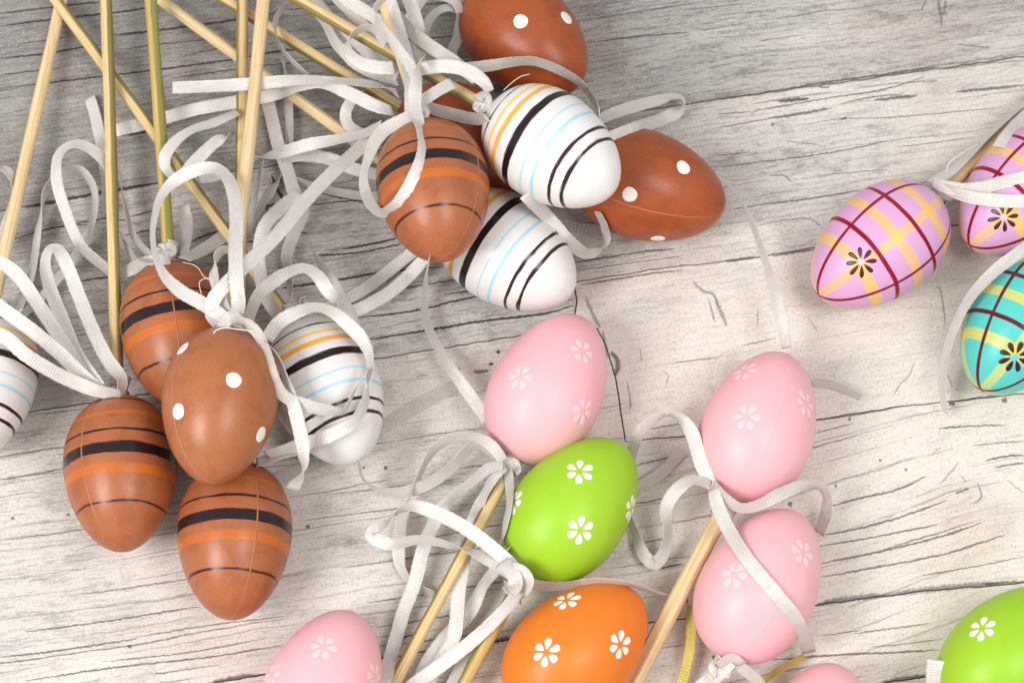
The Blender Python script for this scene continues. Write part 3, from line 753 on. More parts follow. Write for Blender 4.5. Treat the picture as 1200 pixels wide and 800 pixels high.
def ribbon(key, pts, over=True, mat=None, width=RW, skip=()):
    """pts: (px, py, z mm, apparent width px; negative = leaning the other way)"""
    e = EGGS[key]; A = []
    full = width*PXMM
    rnd = random.Random(RCOUNT[0]*31+5); turn = 0; sgn = rnd.choice((-1, 1)); prev = 99; nxt = [abs(p[3]) for p in pts[1:]]+[99]
    for (x, y, z, w), wn in zip(pts, nxt):
        a = math.acos(max(0.08, min(1.0, abs(w)/full)))
        if turn % 2: a = math.pi-a
        A.append((x, y, z, sgn*(a+math.pi*(turn//2*1.0))))
        if abs(w) <= 0.55*full and wn > abs(w) and prev >= abs(w) and rnd.random() < 0.75: turn = 1-turn     # the band turns over at its narrow point
        prev = abs(w)
    S = catmull(A, 3.6); n = len(S)
    S[:, 2] = np.maximum(S[:, 2], 0.45+0.5*width*np.abs(np.sin(S[:, 3]))*0.9)
    pos = np.array([P(x, y, z) for x, y, z, _ in S])
    rays = np.array([ray(x, y) for x, y in S[:, :2]])
    if over:
        lift = np.zeros(n)
        for ek, g in EGGS.items():
            if ek in skip: continue
            o = (CAM-g.c)@g.R; dl = rays@g.R
            b = dl@o; dist2 = o@o-b*b
            for i in np.nonzero(dist2 < (g.L/2+1)**2)[0]:
                t0 = -b[i]; t = np.linspace(t0-g.L/2-1, t0+g.L/2+1, 160)
                Q = o[None]+dl[i][None]*t[:, None]
                f = (np.hypot(Q[:, 0], Q[:, 1])-prof(Q[:, 2]/(g.L/2+0.9))*(g.W/2+0.9) < 0) & (np.abs(Q[:, 2]) < g.L/2+0.9)
                if f.any():
                    th = t[np.argmax(f)]; tp = (pos[i]-CAM)@rays[i]
                    lift[i] = max(lift[i], tp-th)
        if lift.max() > 0:
            k = 4; sm = lift.copy()
            for i in range(n): sm[i] = max(lift[i], max((lift[j]*(1-abs(i-j)/9.0)**1.5) for j in range(max(0, i-8), min(n, i+9))))
            pos = pos-rays*sm[:, None]
    T = np.gradient(pos, axis=0); T /= np.linalg.norm(T, axis=1)[:, None]+1e-12
    Wf = np.cross(T, -rays); Wf /= np.linalg.norm(Wf, axis=1)[:, None]+1e-12
    N = np.cross(Wf, T)
    Ld = unit(np.array([-0.72, -0.42, 1.0])); best = None
    for sg in (1, -1):
        w_ = Wf*np.cos(sg*S[:, 3])[:, None]+N*np.sin(sg*S[:, 3])[:, None]
        sc_ = np.abs(np.cross(T, w_)@Ld).mean()
        if best is None or sc_ > best: best, wd = sc_, w_
    RCOUNT[0] += 1
    return sweep(pos, wd, e.base, width, mat or M_RIB, e.empty, seed=RCOUNT[0])
def knot(key, t0=1.0, turns=2.2, rad=2.9, length=5.0, width=4.4, lump=True):
    """ribbon wound round the stick at the egg's neck, with the tied lump on top"""
    e = EGGS[key]; d = e.stick_d
    p0 = e.stick_a+d*(5.0+t0); x = unit(np.cross(d, -FWD)); y = np.cross(x, d)     # y toward the camera
    th = np.linspace(0, turns*2*math.pi, int(turns*20)); f = np.linspace(0, 1, len(th))
    rr = rad+0.35*np.sin(th*1.7)+0.5*f
    pos = p0[None]+d[None]*(length*f+0.5*np.sin(th*0.9))[:, None]+x[None]*(rr*np.cos(th))[:, None]+y[None]*(rr*np.sin(th))[:, None]
    wd = np.repeat(d[None], len(th), 0)+0.5*np.stack([np.sin(th*0.7)]*3, 1)*x[None]
    wd /= np.linalg.norm(wd, axis=1)[:, None]
    RCOUNT[0] += 1
    sweep(pos, wd, e.base, width, M_RIB, e.empty, 'knot', RCOUNT[0])
    if lump:
        th = np.linspace(0, 1.7*math.pi, 26); c = p0+d*length*0.5+y*(rad+0.9)
        pos = c[None]+(d[None]*np.cos(th)[:, None]*1.5+x[None]*np.sin(th)[:, None]*2.6+y[None]*(0.9*np.sin(th*1.3))[:, None])
        T = np.gradient(pos, axis=0); T /= np.linalg.norm(T, axis=1)[:, None]
        wd = np.cross(T, np.repeat((y*0.6+x*0.3)[None], len(th), 0)); wd /= np.linalg.norm(wd, axis=1)[:, None]
        sweep(pos, wd, e.base, 3.4, M_RIB, e.empty, 'knot', RCOUNT[0]+500)
def thread(key, pts, r=0.13):
    e = EGGS[key]; S = catmull(pts, 3.0)
    pos = np.array([P(x, y, z) for x, y, z in S])-np.array(e.base)/MM
    link('thread', tube(pos, r, 5), e.empty, M_THREAD)

GB = 'brown and white eggs on sticks heaped on the planks'
GP = 'pastel eggs on sticks lying on the planks'
GC = 'chequered eggs on sticks lying side by side'
SB = seam_mat('brown', C(180, 104, 62)); SB_LIT = seam_mat('tan', C(184, 114, 72)); SW = None; SP = seam_mat('pink', C(245, 187, 195))  # tan seam matches the spotted shell with light in its colour
make_pick('top_dot', 'brown egg pick with white dots and a ribbon draped across its lower side', 'egg pick', GB, M_DOT, None)
make_pick('low_white', 'white striped egg pick on the planks, half under the brown striped egg', 'egg pick', GB, M_WHITE, SW, 1.2)
make_pick('right_dot', 'brown egg pick with white dots, bare planks beyond its tip, flat ribbon loop above it', 'egg pick', GB, M_DOT, SB, -1.05)
make_pick('under_dot', 'plain looking brown egg pick almost buried beneath the striped eggs', 'egg pick', GB, M_DOT, None)
make_pick('up_white', 'white striped egg pick on top of the heap beside the spotted brown eggs', 'egg pick', GB, M_WHITE, SW, 0.7)
make_pick('up_brown', 'brown striped egg pick with a ribbon loop over it, leaning on a white striped egg', 'egg pick', GB, M_BROWN, SB, -2.6)
make_pick('back_brown', 'brown striped egg pick on an olive stick, tucked behind the spotted egg', 'egg pick', GB, M_BROWN, SB, -1.75)
make_pick('left_brown', 'brown striped egg pick with long pale ribbons fanning out from its neck', 'egg pick', GB, M_BROWN, SB, -1.05)
make_pick('low_brown', 'brown striped egg pick, blunt end under the spotted egg, bare planks at its tip', 'egg pick', GB, M_BROWN, SB, -2.1)
make_pick('left_white', 'white striped egg pick wrapped in crossing ribbons, next to the spotted brown egg', 'egg pick', GB, M_WHITE, SW, 0.4)
make_pick('edge_white', 'white striped egg pick lying apart, crossed by long ribbons from the neighbouring brown egg', 'egg pick', GB, M_WHITE, None)
make_pick('heap_dot', 'brown egg pick with white dots lying on three brown striped eggs', 'egg pick', GB, M_DOT_LIT, SB_LIT, -0.72)
make_pick('pink_a', 'pale pink flowered egg pick touching the lime green egg', 'egg pick', GP, M_PINK, SP, -1.98)
make_pick('green_a', 'lime green flowered egg pick between the pink egg and the orange egg', 'egg pick', GP, M_GREEN, None)
make_pick('orange', 'orange egg pick with white flowers beside the split pale stick', 'egg pick', GP, M_ORANGE, None)
make_pick('pink_low', 'pale pink flowered egg pick lying alone between the brown striped eggs and white ribbons', 'egg pick', GP, M_PINK, SP, -2.2)
make_pick('pink_b', 'pale pink flowered egg pick with a ribbon bow tied at its stick end', 'egg pick', GP, M_PINK, SP, -1.45)
make_pick('pink_c', 'pale pink flowered egg pick with a ribbon lying diagonally across it', 'egg pick', GP, M_PINK, SP, -1.3)
make_pick('pink_edge', 'plain pale pink egg pick tip by the thin yellow ribbon and ribbon-crossed pink egg', 'egg pick', GP, M_PINK, None)
make_pick('green_b', 'lime green flowered egg pick alone with a short upright white ribbon end', 'egg pick', GP, M_GREEN, None)
make_pick('plaid_a', 'lilac and yellow plaid egg pick with crimson lines, nearest the spotted brown egg', 'egg pick', GC, M_PLAID, None)
make_pick('plaid_b', 'lilac and yellow plaid egg pick crossed by a ribbon, behind the turquoise egg', 'egg pick', GC, M_PLAID, None)
make_pick('teal', 'turquoise and yellow plaid egg pick with a dark flower', 'egg pick', GC, M_TEAL, None)

# dots and flowers
for a in (('top_dot', 610, 25), ('top_dot', 664, 21), ('top_dot', 550, 73), ('right_dot', 801, 196), ('right_dot', 738, 228), ('right_dot', 771, 280),
          ('heap_dot', 274, 445), ('heap_dot', 209, 482), ('heap_dot', 306, 509), ('heap_dot', 214, 408), ('under_dot', 566, 130)):
    dot(*a, r=2.75)
for a in (('pink_a', 609, 441), ('pink_a', 683, 411), ('pink_a', 684, 482), ('pink_low', 379, 757), ('pink_low', 318, 790), ('pink_low', 440, 792), ('pink_b', 875, 488), ('pink_b', 872, 434),
          ('pink_b', 945, 473), ('pink_c', 860, 672), ('pink_c', 942, 647), ('pink_c', 842, 606)):
    flower(*a, M_FLOWER_P, 5.0, 6, 0.2, None, 1.5)
for a in (('green_a', 679, 552), ('green_a', 680, 621), ('green_a', 602, 588), ('green_a', 740, 596), ('orange', 664, 703), ('orange', 640, 764), ('orange', 727, 755), ('green_b', 1151, 736)):
    flower(*a, M_FLOWER, 4.9, 6, 0.1, None, 1.5)
flower('plaid_a', 1009, 307, M_PETAL, 5.6, 8, 0.2, M_CENTRE, 0.85)
flower('plaid_b', 1176, 255, M_PETAL, 5.6, 8, 0.2, M_CENTRE, 0.85)
flower('teal', 1189, 418, M_PETAL_T, 6.0, 8, 0.2, M_CENTRE_T, 0.95)

# sticks
stick('edge_white', (84, -60), 3.0, M_ST1, 0.4, 2.25)
stick('left_white', (20, -60), 7.5, M_ST2, 0.15)
stick('left_brown', (121, -60), 17.0, M_ST2, -0.1)
stick('back_brown', (173, -60), 19.0, M_ST3, 0.6)
stick('low_brown', (285, -60), 17.0, M_ST2, math.pi)
stick('heap_dot', (315, -60), 26.0, M_ST1, 0.2, 2.4)
stick('low_white', (108, -60), 5.0, M_ST1, 1.1)
stick('under_dot', (165, -60), 5.0, M_ST2, math.pi-0.1)
stick('up_white', (280, -40), 24.0, M_ST2, math.pi)
stick('up_brown', (432, -60), 45.0, M_ST1, 0.5)
stick('top_dot', (420, -40), 10.0, M_ST2, math.pi+0.5)
stick('right_dot', (560, 170), 10.0, M_ST1, 0.5)
stick('pink_a', (436, 850), 8.0, M_ST2, 0.3, 2.1)
stick('green_a', (512, 860), 8.0, M_ST3, 1.2)
stick('pink_b', (716, 850), 12.0, M_ST1, 0.9, 2.8, True)
stick('pink_c', (790, 900), 8.0, M_ST1, 0.4)
stick('orange', (520, 930), 8.0, M_ST1, 0.4)
stick('pink_low', (280, 1000), 8.0, M_ST1, 0.4)
stick('pink_edge', (900, 1080), 8.0, M_ST1, 0.4)
stick('green_b', (1020, 960), 8.0, M_ST1, 0.4)
stick('plaid_a', (1270, 62), 6.0, M_ST1, 0.8, 2.6)
stick('plaid_b', (1380, 60), 6.0, M_ST1, 0.8)
stick('teal', (1320, 180), 6.0, M_ST1, 0.8)
for kk in ('back_brown', 'left_brown', 'heap_dot', 'left_white', 'up_white', 'up_brown', 'top_dot', 'pink_a', 'pink_c', 'plaid_a'):
    knot(kk)
knot('green_a', 1.5, 2.4, 3.2, 6.0); knot('pink_b', 1.0, 2.0, 3.2, 4.0, lump=False)

# ------------------------------------------------------------------ ribbons
R = ribbon
# upper heap
R('up_brown', [(202, 103, 30, 14), (250, 101, 30, 14), (300, 98, 31, 15), (350, 94, 32, 12), (400, 95, 33, 8), (440, 100, 36, 7), (466, 110, 40, 9)])
R('under_dot', [(135, 153, 9, 16), (180, 142, 8, 17), (230, 128, 8, 17), (280, 119, 8, 17), (320, 111, 16, 17), (350, 100, 26, 15), (378, 97, 30, 14), (410, 110, 32, 17), (440, 124, 34, 15), (460, 130, 36, 9)])
R('up_white', [(363, 91, 24, 4), (330, 57, 21, 4), (322, 30, 19, 5), (330, 12, 18, 6), (346, 5, 18, 7), (364, 11, 18, 8), (380, 27, 19, 9), (393, 50, 20, 12), (405, 63, 21, 14), (418, 75, 22, 15), (442, 87, 26, 14), (465, 94, 32, 12)])
R('up_white', [(362, -10, 18, 15), (369, 0, 18, 15), (384, 20, 19, 15), (402, 36, 20, 14), (414, 47, 21, 14), (435, 66, 24, 13), (455, 80, 30, 12)])
R('up_brown', [(452, 52, 46, 9), (440, 36, 46, 10), (428, 33, 45, 8), (414, 41, 43, 6), (407, 53, 41, 7), (411, 65, 40, 12), (425, 75, 40, 15), (442, 79, 41, 16), (462, 80, 44, 14)])
R('up_white', [(390, -8, 30, 12), (396, 0, 30, 12), (414, 17, 30, 13), (429, 33, 31, 12), (441, 50, 31, 12), (453, 70, 33, 13), (466, 90, 36, 12)])
R('up_brown', [(398, -8, 34, 15), (408, 1, 34, 16), (432, 16, 36, 15), (452, 31, 38, 12), (468, 50, 40, 9)])
R('up_brown', [(456, -8, 58, 8), (446, 2, 58, 7), (440, 12, 57, 6), (443, 26, 56, 8), (455, 42, 56, 10), (468, 60, 56, 12), (480, 76, 56, 13), (489, 95, 56, 12)])
R('up_brown', [(454, -10, 49, 13), (458, 2, 49, 13), (464, 22, 49, 14), (471, 48, 50, 15), (478, 72, 51, 17), (482, 105, 52, 17), (481, 130, 52, 13)])
R('up_white', [(476, -10, 42, 15), (480, 2, 42, 17), (486, 18, 42, 17), (490, 35, 42, 17), (492, 53, 43, 15), (492, 74, 45, 11), (488, 96, 46, 9)])
R('top_dot', [(538, 14, 25, 9), (527, 9, 28, 8), (515, 12, 28, 9), (503, 24, 26, 10), (497, 40, 24, 9), (494, 56, 22, 8)])
R('top_dot', [(540, 16, 26, 10), (534, 4, 28, 10), (520, -4, 28, 12), (500, -4, 24, 12), (480, 22, 20, 13), (470, 40, 18, 13)])
R('top_dot', [(540, 18, 23, 10), (536, 45, 18, 12), (530, 60, 14, 12), (532, 75, 10, 10)], over=False)
R('up_white', [(574, 108, 60, 10), (568, 97, 61, 13), (555, 87, 60, 16), (535, 79, 58, 17), (512, 78, 56, 17), (490, 82, 54, 14)], skip=())
R('up_white', [(556, 92, 57, 12), (535, 75, 54, 15), (505, 55, 48, 16), (484, 39, 44, 15), (468, 22, 40, 13), (455, 5, 38, 13)])
R('up_white', [(545, 80, 55, 12), (575, 77, 52, 13), (600, 73, 50, 11), (625, 72, 46, 10), (652, 81, 42, 10), (680, 98, 34, 8), (697, 120, 24, 5), (703, 136, 14, 4)])
R('right_dot', [(700, 142, 6, 12), (716, 134, 5, 14), (740, 126, 5, 15), (770, 118, 6, 13), (790, 113, 7, 8), (799, 118, 8, 7), (796, 129, 9, 12), (780, 138, 11, 16), (755, 147, 16, 18), (730, 156, 20, 17), (706, 166, 20, 15), (690, 176, 18, 12)], skip=('up_white',))
R('low_white', [(615, 228, 38, 14), (632, 244, 36, 17), (650, 264, 30, 17), (668, 284, 22, 16), (686, 297, 14, 13), (700, 295, 12, 8), (710, 281, 14, 9), (708, 265, 18, 8), (700, 248, 24, 6)])
R('right_dot', [(640, 262, 0.5, 14), (680, 268, 0.5, 14), (720, 273, 0.5, 14), (770, 281, 0.5, 13)], over=False, mat=M_SHEER)
R('under_dot', [(492, 121, 42, 12), (508, 128, 43, 13), (530, 134, 43, 14), (552, 139, 44, 14), (572, 140, 46, 12)])
R('up_brown', [(488, 124, 58, 14), (497, 117, 58, 13), (514, 106, 58, 13), (531, 97, 57, 13)])
R('up_brown', [(494, 68, 62, 5), (489, 88, 62, 11), (486, 112, 62, 16), (487, 134, 61, 16), (491, 146, 60, 11), (494, 158, 60, 9), (496, 175, 58, 12), (489, 200, 56, 15), (478, 222, 54, 16), (466, 240, 48, 15), (450, 249, 40, 10), (436, 240, 34, 14), (427, 220, 32, 12), (427, 200, 34, 9), (431, 186, 38, 11), (438, 168, 44, 15), (450, 153, 50, 16), (470, 142, 56, 15), (486, 134, 60, 12)])
R('heap_dot', [(270, 381, 47, 9), (256, 378, 50, 14), (248, 366, 53, 17), (251, 350, 55, 17), (262, 336, 56, 18), (290, 309, 54, 18), (325, 275, 48, 17), (360, 233, 40, 17), (390, 202, 34, 17), (418, 177, 30, 17), (436, 158, 30, 14)], skip=('heap_dot',))
R('left_white', [(296, 186, 20, 8), (326, 180, 20, 13), (360, 170, 21, 15), (392, 164, 24, 12), (424, 157, 30, 10), (446, 148, 38, 12)])
R('low_white', [(330, 186, 8, 10), (350, 182, 8, 18), (385, 186, 8, 17), (415, 198, 8, 15), (450, 206, 8, 12)], over=False)
R('low_white', [(345, 211, 5, 8), (380, 222, 5, 9), (405, 227, 6, 10), (432, 230, 8, 10), (460, 228, 10, 9)], over=False)
R('up_brown', [(425, 112, 26, 10), (412, 119, 22, 13), (405, 133, 18, 14), (408, 146, 18, 14), (422, 156, 22, 13), (440, 160, 30, 12)])
R('left_white', [(308, 100, 4, 15), (316, 128, 4, 17), (326, 170, 5, 17), (337, 200, 6, 17), (345, 226, 7, 16), (356, 246, 7, 14), (345, 272, 6, 15), (336, 300, 6, 14), (338, 320, 6, 8), (340, 340, 5, 6), (341, 366, 4, 10)])
R('left_white', [(332, 70, 2, 6), (334, 95, 2, 8), (338, 120, 2, 10), (339, 170, 2, 10)])
R('left_white', [(307, 188, 9, 4), (301, 222, 8, 6), (294, 252, 7, 8), (290, 280, 6, 9)])
R('left_white', [(332, 200, 3, 5), (318, 224, 3, 9), (302, 246, 3, 10), (290, 268, 3, 12)])
R('left_white', [(352, 226, 22, 13), (330, 243, 22, 17), (312, 262, 21, 16), (304, 285, 20, 14), (304, 312, 20, 15), (309, 340, 22, 15), (320, 362, 26, 14), (334, 376, 30, 12)])
R('left_white', [(288, 385, 42, 12), (294, 366, 40, 12), (303, 346, 38, 14), (320, 330, 38, 16), (340, 318, 38, 12), (357, 314, 38, 11), (372, 323, 37, 14), (384, 340, 36, 16), (396, 352, 34, 11)])
R('left_white', [(361, 287, 12, 4), (374, 308, 16, 8), (386, 325, 20, 12), (398, 347, 26, 17), (408, 366, 32, 17), (420, 390, 38, 14), (431, 412, 40, 9)])
R('left_white', [(312, 398, 44, 14), (327, 378, 46, 16), (350, 365, 47, 14), (371, 360, 47, 10), (392, 367, 46, 13), (412, 384, 44, 16), (426, 400, 42, 14), (433, 418, 40, 9), (433, 440, 40, 6), (429, 466, 40, 8), (418, 490, 40, 12), (395, 506, 40, 17), (363, 518, 38, 17), (335, 526, 36, 11), (312, 533, 34, 9)])
R('heap_dot', [(274, 380, 52, 8), (286, 379, 55, 11), (298, 386, 56, 12), (311, 409, 54, 10), (320, 440, 52, 12), (332, 463, 50, 13), (360, 475, 48, 14), (388, 481, 46, 11), (402, 482, 44, 5), (414, 461, 43, 3), (430, 432, 42, 4)])
R('heap_dot', [(309, 398, 55, 3), (322, 414, 53, 4), (335, 446, 50, 8), (347, 486, 48, 15), (355, 525, 44, 14), (355, 545, 40, 8), (350, 560, 36, 10), (342, 574, 32, 14)])
R('left_white', [(300, 542, 30, 10), (330, 532, 32, 10), (365, 522, 35, 10), (400, 500, 37, 10)])
R('up_brown', [(404, 352, 2, 13), (425, 340, 2, 14), (450, 322, 3, 14), (475, 302, 5, 14), (500, 282, 8, 14)], over=False)
R('up_brown', [(408, 368, 4, 15), (430, 358, 5, 16), (456, 343, 6, 18), (480, 322, 8, 17), (496, 304, 12, 14), (505, 290, 14, 12)], over=False)
R('low_white', [(504, 300, 12, 3), (500, 325, 10, 4), (497, 350, 8, 7), (499, 374, 8, 9), (508, 398, 9, 10), (522, 422, 10, 11), (540, 448, 12, 14), (556, 470, 13, 15), (572, 494, 12, 13)], skip=('pink_a',))
R('low_brown', [(322, 562, 0.5, 15), (370, 543, 0.5, 15), (430, 512, 0.5, 15), (485, 478, 0.5, 15), (536, 450, 0.5, 14)], over=False, mat=M_SHEER)
# lower left heap
R('back_brown', [(280, 131, 22, 8), (250, 144, 24, 10), (225, 152, 26, 9), (206, 165, 27, 12), (193, 185, 27, 14), (196, 200, 26, 10), (206, 210, 25, 6)])
R('back_brown', [(271, 158, 24, 8), (258, 163, 24, 12), (244, 174, 25, 14), (230, 188, 26, 15), (216, 202, 27, 10)])
R('heap_dot', [(272, 381, 48, 9), (279, 362, 54, 15), (277, 330, 57, 17), (276, 295, 56, 17), (277, 258, 52, 17), (275, 232, 48, 17), (268, 211, 44, 14), (256, 199, 40, 13), (240, 197, 37, 15), (218, 204, 34, 16), (200, 216, 33, 13), (187, 234, 33, 9), (181, 256, 34, 7), (179, 278, 36, 6), (183, 302, 40, 7), (192, 322, 44, 11), (210, 340, 48, 15), (236, 355, 52, 16), (254, 366, 53, 16), (270, 379, 50, 10)], skip=('heap_dot',))
R('heap_dot', [(270, 292, 50, 8), (260, 294, 50, 9), (253, 302, 50, 8), (250, 318, 51, 9), (254, 338, 52, 10), (264, 360, 52, 10), (270, 379, 49, 8)], skip=('heap_dot',))
R('heap_dot', [(254, 383, 50, 8), (262, 376, 52, 13), (276, 375, 53, 14), (288, 381, 51, 9)], skip=('heap_dot',))
R('heap_dot', [(262, 384, 52, 9), (270, 371, 54, 13), (281, 377, 53, 12), (282, 386, 49, 8)], skip=('heap_dot',))
R('back_brown', [(214, 240, 12, 14), (218, 258, 12, 16), (219, 278, 16, 12), (216, 300, 24, 9)])
R('back_brown', [(216, 304, 26, 10), (234, 295, 20, 14), (256, 281, 14, 15), (276, 262, 10, 14)])
R('back_brown', [(264, 200, 16, 15), (250, 206, 15, 15), (232, 208, 14, 13)])
R('back_brown', [(139, 200, 8, 5), (148, 250, 10, 6), (160, 282, 14, 8), (180, 304, 24, 10)])
R('back_brown', [(138, 270, 8, 6), (148, 290, 12, 7), (162, 306, 18, 8), (184, 308, 26, 9)])
R('back_brown', [(134, 322, 12, 12), (150, 317, 15, 14), (168, 309, 20, 17), (184, 306, 26, 14), (200, 304, 28, 10)])
R('left_brown', [(-8, 304, 34, 15), (4, 309, 34, 15), (22, 324, 34, 16), (45, 357, 33, 16), (70, 395, 31, 16), (91, 427, 29, 15), (110, 453, 28, 12)])
R('left_brown', [(-10, 352, 45, 16), (10, 367, 45, 16), (35, 385, 43, 17), (70, 414, 36, 17), (95, 438, 31, 15), (122, 460, 29, 12)])
R('left_brown', [(-8, 388, 46, 14), (10, 398, 46, 16), (28, 414, 45, 16), (56, 432, 40, 16), (88, 448, 34, 16), (115, 458, 31, 14), (142, 463, 30, 10)])
R('left_brown', [(118, 454, 30, 13), (91, 416, 28, 15), (73, 374, 26, 16), (58, 335, 25, 15), (53, 308, 25, 12), (58, 293, 26, 10), (66, 291, 26, 12), (77, 308, 25, 16), (93, 348, 24, 16), (108, 385, 24, 16), (126, 421, 26, 16), (143, 446, 29, 12), (140, 462, 30, 8)])
R('back_brown', [(140, 330, 12, 10), (124, 314, 14, 11), (96, 289, 16, 12), (77, 248, 17, 13), (66, 208, 18, 13), (69, 181, 18, 10), (84, 169, 18, 9), (102, 172, 17, 12), (118, 184, 16, 13), (132, 200, 14, 10)])
R('left_brown', [(20, 368, 3, 8), (36, 325, 5, 8), (45, 268, 8, 7), (54, 224, 9, 8), (72, 203, 10, 9), (94, 200, 10, 10), (109, 218, 10, 8), (110, 252, 9, 7), (90, 296, 8, 9), (58, 338, 6, 10), (26, 370, 4, 9)])
R('edge_white', [(105, 114, 1, 13), (112, 138, 1.5, 14), (119, 175, 2, 12), (123, 215, 3, 9), (125, 250, 4, 8)])
R('edge_white', [(-10, 196, 14, 8), (6, 198, 14, 9), (15, 212, 13, 7), (12, 245, 12, 8), (2, 275, 11, 9), (-6, 300, 12, 9)])
R('edge_white', [(50, 300, 3, 6), (28, 320, 3, 9), (40, 360, 4, 9), (62, 390, 4, 10), (80, 420, 4, 10)])
# pastel group
R('pink_a', [(590, 540, 26, 10), (578, 524, 27, 13), (565, 515, 26, 12), (546, 512, 24, 9), (524, 516, 20, 10), (508, 528, 16, 9), (496, 547, 12, 6), (486, 572, 8, 5), (477, 593, 6, 8), (470, 612, 5, 14), (467, 640, 5, 15), (471, 668, 4, 10), (487, 686, 3, 8), (509, 697, 3, 8)])
R('pink_a', [(590, 543, 24, 9), (572, 527, 20, 10), (555, 522, 16, 10), (534, 543, 12, 11), (510, 562, 10, 13), (482, 574, 8, 13), (456, 576, 8, 9), (436, 570, 8, 4), (425, 558, 9, 3), (421, 538, 10, 3)])
R('pink_a', [(590, 544, 26, 10), (572, 549, 24, 12), (552, 565, 18, 10), (532, 580, 13, 11), (517, 597, 10, 15), (506, 618, 9, 16), (495, 646, 8, 16), (486, 682, 7, 16), (473, 716, 6, 17), (460, 762, 5, 17), (448, 806, 4, 17)])
R('pink_a', [(592, 546, 26, 9), (582, 554, 25, 12), (568, 578, 20, 9), (556, 606, 16, 15), (546, 642, 14, 18), (538, 688, 13, 18), (532, 746, 12, 17), (524, 762, 10, 15), (508, 786, 9, 16), (496, 810, 8, 16)])
R('pink_a', [(598, 640, 12, 5), (584, 663, 10, 12), (566, 686, 9, 12), (550, 718, 8, 16), (528, 740, 7, 17), (508, 764, 6, 17), (488, 800, 5, 17)])
R('pink_a', [(594, 546, 25, 10), (597, 566, 20, 10), (597, 592, 14, 6), (590, 622, 9, 5), (583, 646, 6, 6)])
R('green_a', [(612, 680, 30, 12), (598, 661, 31, 17), (576, 641, 31, 17), (545, 618, 30, 17), (512, 601, 28, 16), (485, 593, 26, 13), (466, 600, 24, 4), (452, 614, 22, 8), (441, 618, 21, 14), (435, 627, 21, 15), (446, 634, 22, 16), (462, 637, 23, 13), (492, 632, 25, 10), (529, 639, 27, 6), (560, 649, 28, 11), (588, 664, 29, 16), (610, 680, 29, 13)])
R('green_a', [(611, 688, 28, 12), (598, 706, 24, 13), (580, 726, 20, 14), (554, 750, 17, 15), (522, 775, 14, 16), (486, 801, 11, 16), (470, 815, 10, 16)])
R('green_a', [(588, 658, 33, 15), (597, 667, 35, 18), (604, 679, 36, 18), (602, 690, 33, 14), (592, 686, 28, 10)])
R('green_a', [(600, 664, 35, 10), (612, 670, 36, 14), (618, 682, 34, 15), (612, 694, 28, 11)])
R('green_a', [(610, 690, 24, 8), (592, 710, 19, 9), (570, 736, 14, 9), (546, 766, 9, 10), (528, 804, 7, 12)])
R('green_a', [(612, 682, 27, 12), (634, 686, 22, 11), (662, 686, 18, 9), (700, 681, 20, 8), (735, 684, 26, 5), (760, 691, 20, 4), (780, 698, 14, 4)], skip=('green_a',))
R('pink_b', [(836, 572, 26, 12), (822, 543, 28, 17), (811, 508, 28, 17), (802, 494, 27, 13), (790, 487, 25, 8), (772, 490, 22, 10), (752, 503, 16, 13), (741, 528, 10, 13), (736, 552, 6, 12)], skip=('green_a', 'pink_a'))
R('pink_b', [(832, 556, 6, 10), (806, 527, 4, 12), (776, 553, 3, 13), (744, 573, 2, 13), (720, 584, 2, 12)], over=False)
R('pink_b', [(833, 569, 26, 9), (812, 562, 24, 11), (794, 573, 21, 15), (781, 594, 18, 15), (783, 620, 14, 9), (779, 645, 10, 13), (767, 660, 7, 15), (755, 650, 6, 14), (743, 622, 5, 9), (736, 604, 4, 7)], skip=('green_a',))
R('pink_b', [(836, 568, 28, 9), (848, 582, 30, 11), (868, 595, 31, 11), (888, 592, 32, 12), (912, 580, 32, 14), (940, 569, 28, 13), (960, 570, 22, 9), (969, 582, 16, 9), (968, 600, 10, 13), (960, 625, 5, 12)])
R('pink_b', [(836, 572, 29, 12), (841, 592, 30, 16), (852, 617, 32, 17), (875, 654, 38, 17), (907, 693, 36, 17), (932, 724, 28, 17), (944, 748, 20, 17), (948, 764, 12, 17)])
R('right_dot', [(840, 204, 6, 4), (858, 222, 12, 4), (875, 248, 17, 5), (890, 285, 20, 7), (902, 322, 21, 10), (912, 356, 21, 13), (918, 385, 20, 14), (922, 408, 18, 11)], skip=('right_dot',))
R('pink_b', [(935, 446, 6, 8), (956, 447, 6, 9), (978, 451, 5, 9), (996, 459, 3, 9), (1008, 466, 2, 8)], over=False)
R('pink_c', [(856, 774, 24, 14), (846, 786, 22, 18), (826, 800, 16, 18), (806, 820, 10, 18)])
R('pink_c', [(858, 776, 24, 12), (872, 784, 22, 12), (886, 796, 18, 13), (896, 812, 12, 14)])
R('pink_c', [(842, 780, 24, 10), (858, 771, 25, 11), (870, 778, 24, 9)])
R('orange', [(803, 700, 6, 6), (809, 724, 8, 10), (809, 754, 8, 11), (803, 786, 7, 11), (794, 815, 6, 11)], mat=M_YRIB, width=3.6)
R('pink_edge', [(943, 768, 6, 7), (925, 778, 7, 7), (905, 790, 8, 7), (884, 806, 8, 7)], mat=M_YRIB, width=3.0)
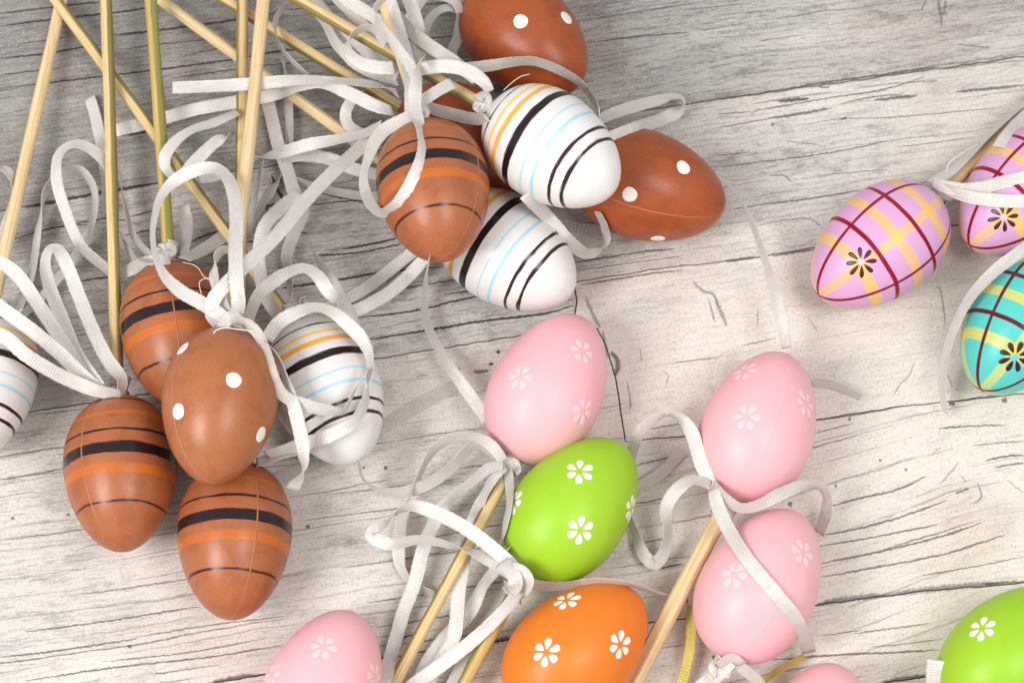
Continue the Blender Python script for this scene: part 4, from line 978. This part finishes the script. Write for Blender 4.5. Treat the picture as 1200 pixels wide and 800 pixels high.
# plaid group
R('plaid_a', [(1092, 214, 30, 10), (1105, 218, 31, 14), (1126, 222, 33, 15), (1150, 220, 36, 15), (1178, 213, 38, 15), (1210, 206, 38, 16)])
R('plaid_a', [(1096, 216, 29, 9), (1114, 224, 31, 12), (1138, 231, 34, 15), (1170, 235, 37, 17), (1210, 236, 38, 17)])
R('plaid_a', [(1092, 214, 26, 9), (1108, 205, 24, 12), (1128, 189, 22, 8), (1156, 161, 19, 6), (1205, 116, 14, 6)])
R('plaid_b', [(1170, 172, 26, 12), (1180, 160, 26, 15), (1192, 146, 24, 16), (1212, 128, 20, 16)])
R('teal', [(1212, 284, 42, 14), (1190, 299, 42, 14), (1165, 318, 40, 13), (1138, 347, 34, 11), (1120, 380, 26, 10), (1108, 416, 18, 9), (1104, 446, 12, 8), (1105, 468, 8, 7), (1108, 484, 5, 5)], skip=('plaid_a',))
R('green_b', [(1096, 860, 6, 25), (1098, 820, 14, 25), (1099, 790, 22, 25), (1100, 773, 25, 25)], width=8.0)
# frayed threads
thread('up_white', [(590, 106, 58), (600, 97, 60), (610, 90, 62), (621, 87, 62)])
thread('pink_b', [(860, 410, 4), (848, 418, 5), (840, 430, 6), (838, 452, 8)], 0.3)
thread('heap_dot', [(214, 307, 47), (230, 312, 47), (240, 325, 48), (250, 330, 50)])
thread('heap_dot', [(236, 345, 52), (234, 330, 54), (245, 326, 54), (252, 336, 52)])
thread('heap_dot', [(250, 392, 58), (252, 388, 59), (262, 384, 60), (280, 386, 58), (300, 388, 56)], 0.25)
thread('left_white', [(345, 354, 20), (352, 360, 22), (370, 356, 22), (392, 354, 22)], 0.2)
thread('left_white', [(352, 360, 22), (352, 350, 24), (358, 348, 24), (357, 356, 22)])
thread('plaid_a', [(1108, 206, 22), (1112, 192, 24), (1130, 178, 24), (1148, 168, 20)], 0.2)
thread('pink_a', [(600, 546, 20), (610, 552, 18), (622, 560, 12)])
if __name__ == '__main__':
    for k_, e_ in EGGS.items():
        print('EGG', k_, [round(float(x)) for x in e_.bbox], 'z', round(float(e_.c[2]), 1), 'zmin', round(float(e_.zmin), 1))
